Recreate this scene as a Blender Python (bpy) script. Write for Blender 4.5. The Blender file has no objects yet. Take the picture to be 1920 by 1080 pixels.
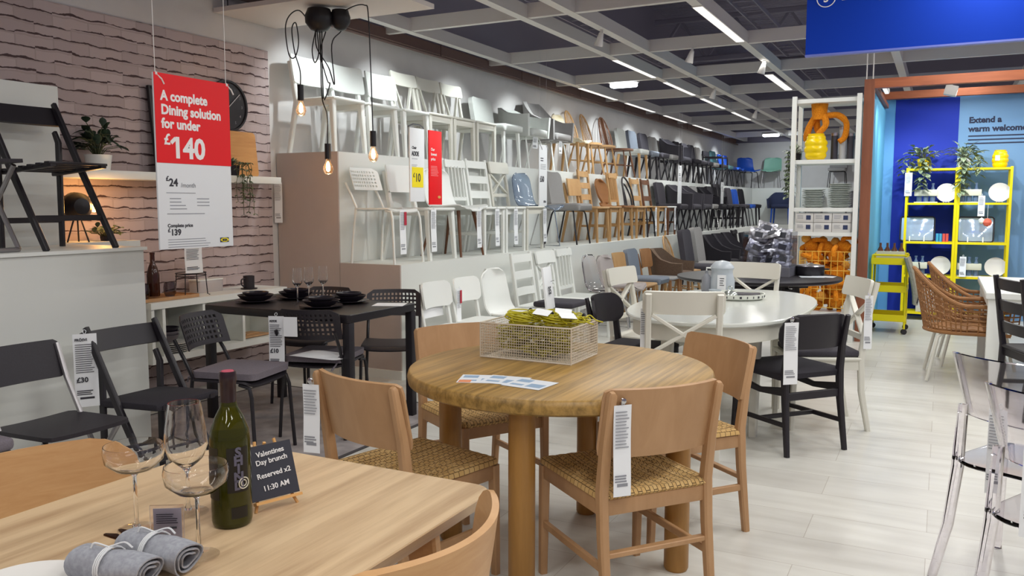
import bpy, bmesh, math, random
from mathutils import Vector, Matrix, Euler
random.seed(7)
S = bpy.context.scene
COL = S.collection
PI = math.pi

# ------------------------------------------------------------------ camera, world, lamps, exposure
cd = bpy.data.cameras.new('camera'); cam = bpy.data.objects.new('camera', cd); COL.objects.link(cam)
cd.sensor_width = 36; cd.lens = 36 * 1565 / 1920; cd.clip_end = 200
cam.location = (0, 0, 1.4)
cam.rotation_euler = (math.radians(90 - 5.66), 0, math.radians(27.2))
S.camera = cam
S.view_settings.view_transform = 'Standard'; S.view_settings.look = 'None'
S.view_settings.gamma = 1; S.view_settings.use_curve_mapping = False
S.view_settings.exposure = 0.0
wd = bpy.data.worlds.new('world'); S.world = wd; wd.use_nodes = True
wd.node_tree.nodes['Background'].inputs[0].default_value = (0.74, 0.66, 0.86, 1)
wd.node_tree.nodes['Background'].inputs[1].default_value = 0.30

def lamp(name, kind, loc, energy, color=(1, 1, 1), aim=None, **kw):
    l = bpy.data.lights.new(name, kind); l.energy = energy; l.color = color
    for k, v in kw.items(): setattr(l, k, v)
    o = bpy.data.objects.new(name, l); COL.objects.link(o); o.location = loc
    if aim is not None:
        o.rotation_euler = (Vector(aim) - Vector(loc)).to_track_quat('-Z', 'Y').to_euler()
    return o
RAILS = [-4.77, -3.5, -3.03, -1.95, -0.55, 0.9]
BEAMS = [2.65, 4.85, 7.06, 9.2, 11.2, 13.2, 15.3, 17.4, 19.5, 21.6]
# ceiling strip luminaires (rows of tubes set in the grid rails)
for x in (-3.5, -1.95, 0.2, 1.9):
    for i, y in enumerate((-2.0, 0.6, 3.4, 6.0, 8.2, 11.0, 14.2, 18.4)):
        if x == -3.5 and y in (3.4, 6.0, 8.2): continue
        e = (10 if x < -3 else (15 if y < 5 else 22) if x < 0 else 32) if y < 9 else 22
        lamp('strip_lamp', 'AREA', (x, y, 3.085), e, (1.0, 0.985, 0.935), (x, y, 0), shape='RECTANGLE', size=0.12, size_y=1.5)
# track spots washing the display wall
for y in (5.75, 6.9, 8.3, 9.8, 11.3, 12.8, 14.4, 16.0, 17.6, 19.2, 20.8):
    lamp('track_spot', 'SPOT', (-4.20, y, 3.03), 46 if y < 9 else 52, (0.90, 0.98, 1.0), (-5.06, y + .1, 2.05), spot_size=math.radians(80), spot_blend=0.7, shadow_soft_size=0.04)
    lamp('track_spot', 'SPOT', (-3.3, y + .3, 3.03), 34, (0.92, 0.98, 0.99), (-4.6, y + .4, 1.9), spot_size=math.radians(60), spot_blend=0.8, shadow_soft_size=0.05)
for y in (6.3, 8.0, 10.0, 12.4, 15.0, 18.0):
    lamp('track_spot', 'SPOT', (-2.5, y, 3.02), 52, (0.92, 0.98, 0.98), (-3.9, y + .2, 0.9), spot_size=math.radians(70), spot_blend=0.8, shadow_soft_size=0.06)
for x, y, e in ((-0.38, 10.3, 45), (-0.5, 9.9, 40), (0.15, 9.8, 70), (0.9, 9.9, 45)):
    lamp('alcove_spot', 'SPOT', (x, y, 2.58), e, (0.95, 0.99, 1.0), (x - .05, 11.6, 1.3), spot_size=math.radians(75), spot_blend=0.6, shadow_soft_size=0.04)
lamp('far_wall_spot', 'SPOT', (-3.2, 20.6, 3.02), 80, (0.85, 0.95, 1.0), (-3.4, 23, 1.8), spot_size=math.radians(85), spot_blend=0.8, shadow_soft_size=0.06)

# ------------------------------------------------------------------ materials
def lin(h):
    if isinstance(h, str):
        h = h.lstrip('#'); c = [int(h[i:i+2], 16) / 255 for i in (0, 2, 4)]
    else: c = h
    return tuple(x / 12.92 if x <= .04045 else ((x + .055) / 1.055) ** 2.4 for x in c) + (1,)
MC = {}
def mat(name, col, rough=.5, metal=0, spec=.5, trans=0, ior=1.45, emit=None, es=0, alpha=1, sheen=0):
    if name in MC: return MC[name]
    m = bpy.data.materials.new(name); m.use_nodes = True
    b = m.node_tree.nodes['Principled BSDF']; I = b.inputs
    I['Base Color'].default_value = lin(col); I['Roughness'].default_value = rough
    I['Metallic'].default_value = metal; I['Specular IOR Level'].default_value = spec
    I['Transmission Weight'].default_value = trans; I['IOR'].default_value = ior
    I['Alpha'].default_value = alpha; I['Sheen Weight'].default_value = sheen
    if emit: I['Emission Color'].default_value = lin(emit); I['Emission Strength'].default_value = es
    MC[name] = m; return m
def nodes(m): return m.node_tree.nodes, m.node_tree.links, m.node_tree.nodes['Principled BSDF']
def wood(name, a, b, rough=.45, scale=(2, 26, 26), contrast=(.35, .68), dist=.6):
    if name in MC: return MC[name]
    m = mat(name, a, rough); N, L, P = nodes(m)
    tc = N.new('ShaderNodeTexCoord'); mp = N.new('ShaderNodeMapping'); mp.inputs['Scale'].default_value = scale
    n1 = N.new('ShaderNodeTexNoise'); n1.inputs['Scale'].default_value = 1; n1.inputs['Detail'].default_value = 5; n1.inputs['Roughness'].default_value = .62; n1.inputs['Distortion'].default_value = dist
    cr = N.new('ShaderNodeValToRGB'); cr.color_ramp.elements[0].position = contrast[0]; cr.color_ramp.elements[1].position = contrast[1]
    cr.color_ramp.elements[0].color = lin(a); cr.color_ramp.elements[1].color = lin(b)
    bp = N.new('ShaderNodeBump'); bp.inputs['Strength'].default_value = .06
    L.new(tc.outputs['Object'], mp.inputs['Vector']); L.new(mp.outputs[0], n1.inputs['Vector']); L.new(n1.outputs['Fac'], cr.inputs[0])
    L.new(cr.outputs[0], P.inputs['Base Color']); L.new(n1.outputs['Fac'], bp.inputs['Height']); L.new(bp.outputs[0], P.inputs['Normal'])
    return m
def noisy(name, a, b, rough=.7, scale=60, bump=.1, detail=3):
    if name in MC: return MC[name]
    m = mat(name, a, rough); N, L, P = nodes(m)
    tc = N.new('ShaderNodeTexCoord'); n1 = N.new('ShaderNodeTexNoise'); n1.inputs['Scale'].default_value = scale; n1.inputs['Detail'].default_value = detail
    cr = N.new('ShaderNodeValToRGB'); cr.color_ramp.elements[0].position = .35; cr.color_ramp.elements[1].position = .65
    cr.color_ramp.elements[0].color = lin(a); cr.color_ramp.elements[1].color = lin(b)
    bp = N.new('ShaderNodeBump'); bp.inputs['Strength'].default_value = bump
    L.new(tc.outputs['Object'], n1.inputs['Vector']); L.new(n1.outputs['Fac'], cr.inputs[0]); L.new(cr.outputs[0], P.inputs['Base Color'])
    L.new(n1.outputs['Fac'], bp.inputs['Height']); L.new(bp.outputs[0], P.inputs['Normal'])
    return m
WHITE = mat('white_paint', '#e4e6e1', .45)
WPLAS = mat('white_plastic', '#e8eae6', .35)
CREAM = mat('cream_paint', '#d9d7cc', .42)
TIER = mat('tier_board', '#d9dbd6', .6)
TIEREND = noisy('tier_end_board', '#b5a7a0', '#bbada6', .7, 3, .02)
BLACK = mat('black_paint', '#211d23', .42)
BLKM = mat('black_metal', '#1f1c21', .38)
BLKPL = noisy('black_plastic', '#252127', '#2b272d', .5, 180, .05)
CHROME = mat('chrome', '#c9c8c8', .16, 1)
STEEL = mat('grey_steel', '#9d9a9c', .3, .9)
OAK = wood('oak', '#7a5e2e', '#ad8849', .4, (42, 1.5, 30), (.34, .62), dist=.12)
OAKLEG = wood('oak_leg', '#94692f', '#a87a3e', .42, (22, 22, 2.5), (.3, .7))
ASH = wood('ash_top', '#a08160', '#cbb08c', .38, (20, 1.1, 22), (.26, .58), dist=.15)
ASHPLY = wood('ash_ply', '#b88a5a', '#c59a6a', .42, (9, 9, 60), (.3, .7))
TAN = wood('tan_beech', '#ad855d', '#ba926a', .45, (14, 14, 4), (.3, .7))
PINE = wood('pine', '#b38a5a', '#c19a69', .5, (14, 14, 3), (.3, .7))
WALNUT = wood('dark_wood', '#5a3a26', '#74492e', .45, (14, 14, 3), (.3, .7))
BROWNPLY = wood('brown_ply', '#93663f', '#a9784c', .45, (14, 14, 3), (.3, .7))
BEAMWOOD = wood('frame_timber', '#784632', '#935a40', .55, (18, 18, 2), (.25, .7))
def thin_glass(name, tint, edge, lo=.06, hi=.8, rough=.02):
    """clear sheet: light passes straight through, edges catch reflections"""
    m = bpy.data.materials.new(name); m.use_nodes = True; N, L = m.node_tree.nodes, m.node_tree.links; N.clear()
    o = N.new('ShaderNodeOutputMaterial'); mx = N.new('ShaderNodeMixShader'); tr = N.new('ShaderNodeBsdfTransparent'); gl = N.new('ShaderNodeBsdfGlossy'); gl.inputs['Roughness'].default_value = rough
    lw = N.new('ShaderNodeLayerWeight'); lw.inputs['Blend'].default_value = .35
    pw = N.new('ShaderNodeMath'); pw.operation = 'POWER'; pw.inputs[1].default_value = 4.0; mr = N.new('ShaderNodeMapRange'); mr.inputs['To Min'].default_value = lo; mr.inputs['To Max'].default_value = hi
    cm = N.new('ShaderNodeMix'); cm.data_type = 'RGBA'; cm.inputs[6].default_value = lin(tint); cm.inputs[7].default_value = lin(edge)
    L.new(lw.outputs['Facing'], pw.inputs[0]); L.new(pw.outputs[0], mr.inputs['Value']); L.new(mr.outputs[0], mx.inputs[0]); L.new(pw.outputs[0], cm.inputs[0]); L.new(cm.outputs[2], tr.inputs[0])
    L.new(tr.outputs[0], mx.inputs[1]); L.new(gl.outputs[0], mx.inputs[2]); L.new(mx.outputs[0], o.inputs[0])
    MC[name] = m; return m
GLASS = mat('clear_glass', '#ffffff', .0, 0, .5, 1, 1.42)
THIN = thin_glass('thin_glass', '#fbfbfb', '#c9c6c8', .06, .7)
PLEXI = mat('clear_plastic', '#f3eff4', .03, 0, .5, 1, 1.28)
PLEXIB = mat('blue_clear_plastic', '#b4c3d6', .06, 0, .5, .75, 1.3)
PAPER = mat('paper', '#eceef0', .6)
INK = mat('ink', '#3a3940', .7)
INKG = mat('grey_ink', '#8f9197', .7)
RED = mat('sign_red', '#ee0a14', .5)
YEL = mat('sign_yellow', '#f6e016', .5)
YMET = mat('yellow_metal', '#e8d400', .4)
BLUE = mat('sign_blue', '#0036ac', .7, 0, .25)
GREYF = noisy('grey_fabric', '#8f8d8b', '#9d9a98', .9, 260, .15)
GREYC = noisy('grey_cushion', '#6b646a', '#78717a', .92, 220, .15)
DGREYF = noisy('dark_grey_fabric', '#3b383f', '#46434a', .92, 260, .15)
LGREYF = noisy('light_grey_fabric', '#c3c6c1', '#ced0cb', .9, 260, .12)
BLUEGF = noisy('blue_grey_fabric', '#6f7682', '#7d848f', .9, 260, .12)
BLUEF = noisy('blue_fabric', '#1f4fae', '#2a5cc0', .85, 260, .12)
MINT = mat('mint_plastic', '#8fc2ae', .45)
BEIGEF = noisy('beige_fabric', '#a39a98', '#b0a7a3', .9, 260, .12)
BROWNF = noisy('brown_weave', '#5f4a3c', '#75604f', .85, 150, .25)
DARKF = noisy('near_black_fabric', '#242128', '#2d2a31', .9, 260, .12)

# ------------------------------------------------------------------ mesh helpers
def V(*a): return Vector(a)
def cat_rom(pts, k=6, closed=False):
    P = [Vector(p) for p in pts]; n = len(P); out = []
    for i in range(n if closed else n - 1):
        p0 = P[(i-1) % n] if closed or i > 0 else P[0]*2 - P[1]
        p1 = P[i]; p2 = P[(i+1) % n]
        p3 = P[(i+2) % n] if closed or i + 2 < n else P[-1]*2 - P[-2]
        for j in range(k):
            t = j / k
            out.append(.5*((2*p1) + (p2-p0)*t + (2*p0-5*p1+4*p2-p3)*t*t + (3*p1-p0-3*p2+p3)*t**3))
    if not closed: out.append(P[-1])
    return out
class MB:
    def __init__(s): s.bm = bmesh.new()
    def box(s, c, size, rot=None, bev=0, seg=2):
        M = Matrix.Translation(Vector(c))
        if rot is not None: M = rot @ M if isinstance(rot, Matrix) else M @ Euler(rot).to_matrix().to_4x4()
        M = M @ Matrix.Diagonal((*size, 1))
        r = bmesh.ops.create_cube(s.bm, size=1, matrix=M)
        if bev:
            E = list({e for v in r['verts'] for e in v.link_edges})
            bmesh.ops.bevel(s.bm, geom=E, offset=min(bev, min(size)*.45), segments=seg, affect='EDGES', profile=.5)
        return s
    def loft(s, rings, closed=False, cap=True):
        R = [[s.bm.verts.new(p) for p in r] for r in rings]; n = len(R[0]); m = len(R)
        for i in range(m if closed else m - 1):
            a, b = R[i], R[(i+1) % m]
            for j in range(n):
                try: s.bm.faces.new((a[j], a[(j+1) % n], b[(j+1) % n], b[j]))
                except ValueError: pass
        if cap and not closed:
            s.bm.faces.new(R[0]); s.bm.faces.new(R[-1])
        return s
    def bar(s, p0, p1, w, d, w1=None, d1=None, up=(0, 0, 1), ch=.15):
        p0 = Vector(p0); p1 = Vector(p1); t = (p1 - p0).normalized(); up = Vector(up)
        if abs(t.dot(up)) > .97: up = V(0, 1, 0)
        a = t.cross(up).normalized(); b = a.cross(t)
        def ring(p, w, d):
            c = min(w, d) * ch
            return [p + a*x + b*y for x, y in ((w/2-c, d/2), (w/2, d/2-c), (w/2, -d/2+c), (w/2-c, -d/2), (-w/2+c, -d/2), (-w/2, -d/2+c), (-w/2, d/2-c), (-w/2+c, d/2))]
        return s.loft([ring(p0, w, d), ring(p1, w1 or w, d1 or d)])
    def poly(s, pts, w, d, up=(0, 1, 0), ch=.2):
        """square-section member through several points; w across 'up' x tangent, d along up; w,d may be lists"""
        P = [Vector(p) for p in pts]; n = len(P); up = Vector(up).normalized(); rings = []
        for i, p in enumerate(P):
            t = (P[min(i+1, n-1)] - P[max(i-1, 0)]).normalized()
            a = t.cross(up).normalized(); b = a.cross(t).normalized()
            W = w[i] if isinstance(w, (list, tuple)) else w; D = d[i] if isinstance(d, (list, tuple)) else d
            c = min(W, D) * ch
            rings.append([p + a*x + b*y for x, y in ((W/2-c, D/2), (W/2, D/2-c), (W/2, -D/2+c), (W/2-c, -D/2), (-W/2+c, -D/2), (-W/2, -D/2+c), (-W/2, D/2-c), (-W/2+c, D/2))])
        return s.loft(rings)
    def tube(s, pts, r, n=8, closed=False, k=0):
        P = cat_rom(pts, k, closed) if k else [Vector(p) for p in pts]; m = len(P); rings = []; prev = None
        for i, p in enumerate(P):
            t = ((P[(i+1) % m] - P[(i-1) % m]) if closed else (P[min(i+1, m-1)] - P[max(i-1, 0)])).normalized()
            if prev is None:
                a = t.orthogonal().normalized()
            else:
                a = prev - t*prev.dot(t)
                a = a.normalized() if a.length > 1e-6 else t.orthogonal().normalized()
            prev = a; b = t.cross(a)
            R = r[min(int(i * len(r) / m), len(r)-1)] if isinstance(r, (list, tuple)) else r
            rings.append([p + (a*math.cos(2*PI*j/n) + b*math.sin(2*PI*j/n))*R for j in range(n)])
        return s.loft(rings, closed)
    def cone(s, p0, p1, r0, r1=None, n=14):
        p0 = Vector(p0); p1 = Vector(p1); t = (p1-p0).normalized(); a = t.orthogonal().normalized(); b = t.cross(a); r1 = r0 if r1 is None else r1
        return s.loft([[p + (a*math.cos(2*PI*j/n) + b*math.sin(2*PI*j/n))*r for j in range(n)] for p, r in ((p0, r0), (p1, r1))])
    def lathe(s, prof, n=24, c=(0, 0, 0), M=None, close=False):
        c = Vector(c); rings = []
        for r, z in prof:
            ring = [Vector((max(r, 1e-4)*math.cos(2*PI*j/n), max(r, 1e-4)*math.sin(2*PI*j/n), z)) for j in range(n)]
            rings.append([(M @ p if M else p) + c for p in ring])
        return s.loft(rings, close, not close)
    def sheet(s, f, nu, nv, th, mid=True):
        """solid sheet over f(u,v), u,v in 0..1, thickness th along the normal"""
        P = [[Vector(f(i/nu, j/nv)) for j in range(nv+1)] for i in range(nu+1)]
        A = []; B = []
        for i in range(nu+1):
            ra = []; rb = []
            for j in range(nv+1):
                du = P[min(i+1, nu)][j] - P[max(i-1, 0)][j]; dv = P[i][min(j+1, nv)] - P[i][max(j-1, 0)]
                nn = du.cross(dv); nn = nn.normalized() if nn.length > 1e-9 else V(0, 0, 1)
                t = th(i/nu, j/nv) if callable(th) else th
                o = nn * t * (.5 if mid else 1)
                ra.append(s.bm.verts.new(P[i][j] + o)); rb.append(s.bm.verts.new(P[i][j] - (o if mid else nn*0)))
            A.append(ra); B.append(rb)
        F = s.bm.faces.new
        for i in range(nu):
            for j in range(nv):
                F((A[i][j], A[i+1][j], A[i+1][j+1], A[i][j+1])); F((B[i][j], B[i][j+1], B[i+1][j+1], B[i+1][j]))
        for i in range(nu):
            F((A[i][0], B[i][0], B[i+1][0], A[i+1][0])); F((A[i][nv], A[i+1][nv], B[i+1][nv], B[i][nv]))
        for j in range(nv):
            F((A[0][j], A[0][j+1], B[0][j+1], B[0][j])); F((A[nu][j], B[nu][j], B[nu][j+1], A[nu][j+1]))
        return s
    def prism(s, outline, z0, z1, M=None, bev=0, inset=0):
        o = [Vector((x, y, 0)) for x, y in outline]; c = sum(o, V(0, 0, 0)) / len(o)
        def ring(z, k=0):
            r = []
            for p in o:
                d = (p - c); L = d.length
                q = c + d * ((L - k) / L if L > 0 else 1); q.z = z; r.append(M @ q if M else q)
            return r
        if bev: rings = [ring(z0, bev + inset), ring(z0 + bev, inset), ring(z1 - bev), ring(z1, bev)]
        else: rings = [ring(z0, inset), ring(z1)]
        return s.loft(rings)
    def build(s, name, m, parent=None, ang=35, loc=None):
        bm = s.bm
        bmesh.ops.remove_doubles(bm, verts=bm.verts, dist=1e-6)
        bmesh.ops.recalc_face_normals(bm, faces=bm.faces)
        a = math.radians(ang)
        for f in bm.faces: f.smooth = True
        for e in bm.edges:
            e.smooth = not (len(e.link_faces) == 2 and e.calc_face_angle(0) > a)
        me = bpy.data.meshes.new(name); bm.to_mesh(me); bm.free(); me.materials.append(m)
        o = bpy.data.objects.new(name, me); COL.objects.link(o)
        if parent is not None: o.parent = parent
        if loc is not None: o.location = loc
        return o
def rrect(w, h, r, n=5):
    pts = []
    for cx, cy, a0 in ((w/2-r, h/2-r, 0), (-w/2+r, h/2-r, 90), (-w/2+r, -h/2+r, 180), (w/2-r, -h/2+r, 270)):
        for i in range(n+1):
            a = math.radians(a0 + 90*i/n); pts.append((cx + r*math.cos(a), cy + r*math.sin(a)))
    return pts
def rr_uv(u, v, w, h, r):
    """unit square -> rounded rectangle centred on 0"""
    y = math.sin((v - .5) * PI) * h / 2; k = abs(y) - (h/2 - r)
    hw = w/2 - r + math.sqrt(max(r*r - k*k, 0)) if k > 0 else w/2
    return (u*2 - 1)*hw, y
def tag(o, label=None, cat=None, group=None, kind=None):
    if label: o['label'] = label
    if cat: o['category'] = cat
    if group: o['group'] = group
    if kind: o['kind'] = kind
    return o
def thing(name, label, cat, loc=(0, 0, 0), rz=0, group=None):
    o = bpy.data.objects.new(name, None); COL.objects.link(o); o.empty_display_size = .1
    o.location = loc; o.rotation_euler = (0, 0, rz)
    return tag(o, label, cat, group)
def struct(name, mb, m): return tag(mb.build(name, m), kind='structure')
def dup(root):
    r = root.copy(); COL.objects.link(r)
    for c in root.children:
        k = c.copy(); COL.objects.link(k); k.parent = r
        for g in c.children:
            q = g.copy(); COL.objects.link(q); q.parent = k
    return r
PROTO = {}
def put(key, make, loc, rz, label, group=None, cat=None):
    if key in PROTO: o = dup(PROTO[key])
    else: o = make(); PROTO[key] = o
    o.location = loc; o.rotation_euler = (0, 0, rz); o['label'] = label
    if group: o['group'] = group
    if cat: o['category'] = cat
    return o
def text(s, size, loc, m, parent, name='lettering', bold=0, align='LEFT', rot=(PI/2, 0, 0), ext=.0006, sx=1):
    cu = bpy.data.curves.new(name, 'FONT'); cu.body = s; cu.size = size; cu.extrude = ext; cu.offset = bold; cu.align_x = align; cu.resolution_u = 3
    o = bpy.data.objects.new(name, cu); COL.objects.link(o)
    me = bpy.data.meshes.new_from_object(o); me.name = name
    bpy.data.objects.remove(o); bpy.data.curves.remove(cu)
    me.materials.clear(); me.materials.append(m)
    q = bpy.data.objects.new(name, me); COL.objects.link(q); q.parent = parent; q.location = loc; q.rotation_euler = rot; q.scale = (sx, 1, 1)
    return q
def lines(mb, x0, x1, z, n, dz, y=-.002, h=.3, rnd=.25):
    for i in range(n):
        w = (x1 - x0) * (1 - random.random()*rnd)
        mb.box((x0 + w/2, y, z - i*dz), (w, .0012, dz*h))
    return mb
# ------------------------------------------------------------------ the setting
def floor_mat():
    m = mat('floor_planks', '#d5cec6', .3); N, L, P = nodes(m)
    tc = N.new('ShaderNodeTexCoord'); br = N.new('ShaderNodeTexBrick'); br.offset = .37
    br.inputs['Scale'].default_value = 1; br.inputs['Brick Width'].default_value = 1.25; br.inputs['Row Height'].default_value = .3
    br.inputs['Mortar Size'].default_value = .0016; br.inputs['Mortar Smooth'].default_value = .3
    br.inputs['Color1'].default_value = lin('#dad9d2'); br.inputs['Color2'].default_value = lin('#d0cec7'); br.inputs['Mortar'].default_value = lin('#b3aca2')
    mp = N.new('ShaderNodeMapping'); mp.inputs['Scale'].default_value = (1.3, 9, 1)
    ns = N.new('ShaderNodeTexNoise'); ns.inputs['Scale'].default_value = 1.4; ns.inputs['Detail'].default_value = 5
    mx = N.new('ShaderNodeMix'); mx.data_type = 'RGBA'; mx.blend_type = 'MULTIPLY'; mx.inputs['Factor'].default_value = .35
    cr = N.new('ShaderNodeValToRGB'); cr.color_ramp.elements[0].color = (.62, .59, .56, 1); cr.color_ramp.elements[0].position = .3; cr.color_ramp.elements[1].position = .62
    L.new(tc.outputs['Object'], br.inputs['Vector']); L.new(tc.outputs['Object'], mp.inputs[0]); L.new(mp.outputs[0], ns.inputs['Vector'])
    L.new(ns.outputs['Fac'], cr.inputs[0]); L.new(br.outputs['Color'], mx.inputs[6]); L.new(cr.outputs[0], mx.inputs[7]); L.new(mx.outputs[2], P.inputs['Base Color'])
    r = N.new('ShaderNodeMapRange'); r.inputs['To Min'].default_value = .22; r.inputs['To Max'].default_value = .42
    L.new(ns.outputs['Fac'], r.inputs['Value']); L.new(r.outputs[0], P.inputs['Roughness'])
    return m
def brick_mat():
    m = mat('whitewashed_brick', '#b9aaa6', .85); N, L, P = nodes(m)
    tc = N.new('ShaderNodeTexCoord'); sp = N.new('ShaderNodeSeparateXYZ'); L.new(tc.outputs['Object'], sp.inputs[0])
    n1 = N.new('ShaderNodeTexNoise'); n1.inputs['Scale'].default_value = 9; n1.inputs['Detail'].default_value = 6; L.new(tc.outputs['Object'], n1.inputs['Vector'])
    a = N.new('ShaderNodeMath'); a.operation = 'MULTIPLY_ADD'; a.inputs[1].default_value = .035; L.new(n1.outputs['Fac'], a.inputs[0]); L.new(sp.outputs['Z'], a.inputs[2])
    cb = N.new('ShaderNodeCombineXYZ'); L.new(sp.outputs['Y'], cb.inputs[0]); L.new(a.outputs[0], cb.inputs[1])
    br = N.new('ShaderNodeTexBrick'); br.inputs['Scale'].default_value = 1; br.inputs['Brick Width'].default_value = .25; br.inputs['Row Height'].default_value = .077
    br.inputs['Mortar Size'].default_value = .006; br.inputs['Mortar Smooth'].default_value = .4; br.inputs['Bias'].default_value = -.2
    br.inputs['Color1'].default_value = lin('#bbabaa'); br.inputs['Color2'].default_value = lin('#a99998'); br.inputs['Mortar'].default_value = lin('#a99a97')
    L.new(cb.outputs[0], br.inputs['Vector'])
    # dark ragged bed joints, each brick set a little higher or lower
    def mth(op, x, y=None, z=None):
        k = N.new('ShaderNodeMath'); k.operation = op
        for i, q in enumerate((x, y, z)):
            if q is None: continue
            if isinstance(q, (int, float)): k.inputs[i].default_value = q
            else: L.new(q, k.inputs[i])
        return k.outputs[0]
    row = mth('FLOOR', mth('DIVIDE', a.outputs[0], .077)); colf = mth('ADD', mth('DIVIDE', sp.outputs['Y'], .25), mth('MULTIPLY', row, .5)); colm = mth('FLOOR', colf)
    cw = N.new('ShaderNodeCombineXYZ'); L.new(row, cw.inputs[0]); L.new(colm, cw.inputs[1]); wn = N.new('ShaderNodeTexWhiteNoise'); L.new(cw.outputs[0], wn.inputs['Vector'])
    d = N.new('ShaderNodeMath'); d.operation = 'DIVIDE'; d.inputs[1].default_value = .077; L.new(mth('MULTIPLY_ADD', wn.outputs['Value'], -.014, a.outputs[0]), d.inputs[0])
    fr = N.new('ShaderNodeMath'); fr.operation = 'FRACT'; L.new(d.outputs[0], fr.inputs[0])
    n2 = N.new('ShaderNodeTexNoise'); n2.inputs['Scale'].default_value = 8.5; n2.inputs['Detail'].default_value = 4; L.new(tc.outputs['Object'], n2.inputs['Vector'])
    th = N.new('ShaderNodeMapRange'); th.inputs['From Min'].default_value = .33; th.inputs['From Max'].default_value = .7; th.inputs['To Min'].default_value = .02; th.inputs['To Max'].default_value = .23; L.new(n2.outputs['Fac'], th.inputs['Value'])
    lt = N.new('ShaderNodeMath'); lt.operation = 'LESS_THAN'; L.new(fr.outputs[0], lt.inputs[0]); L.new(th.outputs[0], lt.inputs[1])
    mx = N.new('ShaderNodeMix'); mx.data_type = 'RGBA'; mx.inputs[7].default_value = lin('#4d3c3d'); L.new(lt.outputs[0], mx.inputs[0]); L.new(br.outputs['Color'], mx.inputs[6])
    L.new(mx.outputs[2], P.inputs['Base Color'])
    h = N.new('ShaderNodeMath'); h.operation = 'MULTIPLY_ADD'; h.inputs[1].default_value = -.8; L.new(lt.outputs[0], h.inputs[0]); L.new(n1.outputs['Fac'], h.inputs[2])
    bp = N.new('ShaderNodeBump'); bp.inputs['Strength'].default_value = .5; bp.inputs['Distance'].default_value = .012; L.new(h.outputs[0], bp.inputs['Height']); L.new(bp.outputs[0], P.inputs['Normal'])
    return m
def slab(x0, x1, y0, y1, z0, z1, mb=None): return (mb or MB()).box(((x0+x1)/2, (y0+y1)/2, (z0+z1)/2), (x1-x0, y1-y0, z1-z0))
WALLM = noisy('wall_paint', '#cdcac8', '#d1cecc', .8, 4, .02)
struct('floor', slab(-5.3, 9, -8, 23.2, -.1, 0), floor_mat())
struct('wall_left', slab(-5.29, -5.09, -8, 23.2, 0, 3.06), WALLM)
struct('wall_brick', slab(-5.09, -5.075, -8, 5.41, 0, 2.68), brick_mat())
struct('wall_far', slab(-5.09, 9, 23, 23.2, 0, 3.06), WALLM)
struct('trim_wall_top', slab(-5.09, -5.03, 4.5, 23, 3.06, 3.16), mat('wall_top_trim', '#7a6058', .6))
tr = MB(); tr.tube([(-4.99, 5, 3.02), (-4.99, 23, 3.02)], .016)
for y in range(6, 23, 2): tr.box((-4.99, y, 3.08), (.012, .012, .14))
struct('trim_wall_pipe', tr, mat('pipe_brown', '#6e5750', .5))
# ceiling: dark steel deck, hung white grid
def deck_mat():
    m = mat('roof_deck', '#938da0', .8); N, L, P = nodes(m)
    tc = N.new('ShaderNodeTexCoord'); w = N.new('ShaderNodeTexWave'); w.bands_direction = 'Y'; w.inputs['Scale'].default_value = 2.4
    bp = N.new('ShaderNodeBump'); bp.inputs['Strength'].default_value = .8; bp.inputs['Distance'].default_value = .05
    L.new(tc.outputs['Object'], w.inputs['Vector']); L.new(w.outputs['Fac'], bp.inputs['Height']); L.new(bp.outputs[0], P.inputs['Normal'])
    return m
struct('ceiling', slab(-5.3, 9, -8, 23.2, 5.2, 5.3), deck_mat())
DSTEEL = mat('dark_roof_steel', '#928d9a', .6)
struct('wall_left_upper', slab(-5.29, -5.2, -8, 23.2, 3.06, 5.2), DSTEEL)
struct('wall_far_upper', slab(-5.2, 9, 23.1, 23.2, 3.06, 5.2), DSTEEL)
GRID = mat('ceiling_grid_white', '#d4d0cc', .55)
gm = MB()
for x in RAILS: slab(x-.045, x+.045, 2.3 if x < -1 else 2.3, 22.95, 3.1, 3.22, gm)
struct('trim_ceiling_rails', gm, GRID)
gm = MB()
for y in BEAMS: slab(-5.05, 4.5, y-.03, y+.03, 3.105, 3.235, gm)
struct('trim_ceiling_beams', gm, GRID)
for i, (y0, y1) in enumerate(((3.5, 3.7), (9.9, 10.1), (16, 16.2))):
    t = tag(thing('roof_truss', ['dark steel roof truss over the tiers nearest the camera', 'dark steel roof truss above the middle of the display wall', 'dark steel roof truss above the far part of the hall'][i], 'roof truss', (0, y0, 0), 0, 'roof trusses above the ceiling grid'), kind='structure')
    c = MB(); c.bar((-5.1, 0, 4.9), (6, 0, 4.9), .1, .1); c.build('top_chord', DSTEEL, t)
    c = MB(); c.bar((-5.1, 0, 4.15), (6, 0, 4.15), .1, .1); c.build('bottom_chord', DSTEEL, t)
    c = MB()
    for k in range(11):
        x = -5.1 + k; c.bar((x, 0, 4.15), (x + .5, 0, 4.9), .05, .05); c.bar((x + .5, 0, 4.9), (x + 1, 0, 4.15), .05, .05)
    c.build('web', DSTEEL, t)
for i, (x, y, zz, lab) in enumerate(((-4.2, 6.5, 3.75, 'dark cable tray over the rail nearest the display wall'), (-2.3, 6.5, 3.9, 'dark cable tray above the middle of the ceiling grid'))):
    c = MB()
    c.bar((x-.14, y-3, zz), (x-.14, y+14, zz), .02, .06); c.bar((x+.14, y-3, zz), (x+.14, y+14, zz), .02, .06)
    for k in range(56): c.bar((x-.14, y-3+k*.3, zz), (x+.14, y-3+k*.3, zz), .015, .015)
    tag(c.build('cable_tray', DSTEEL), kind='structure')
c = MB()
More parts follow.
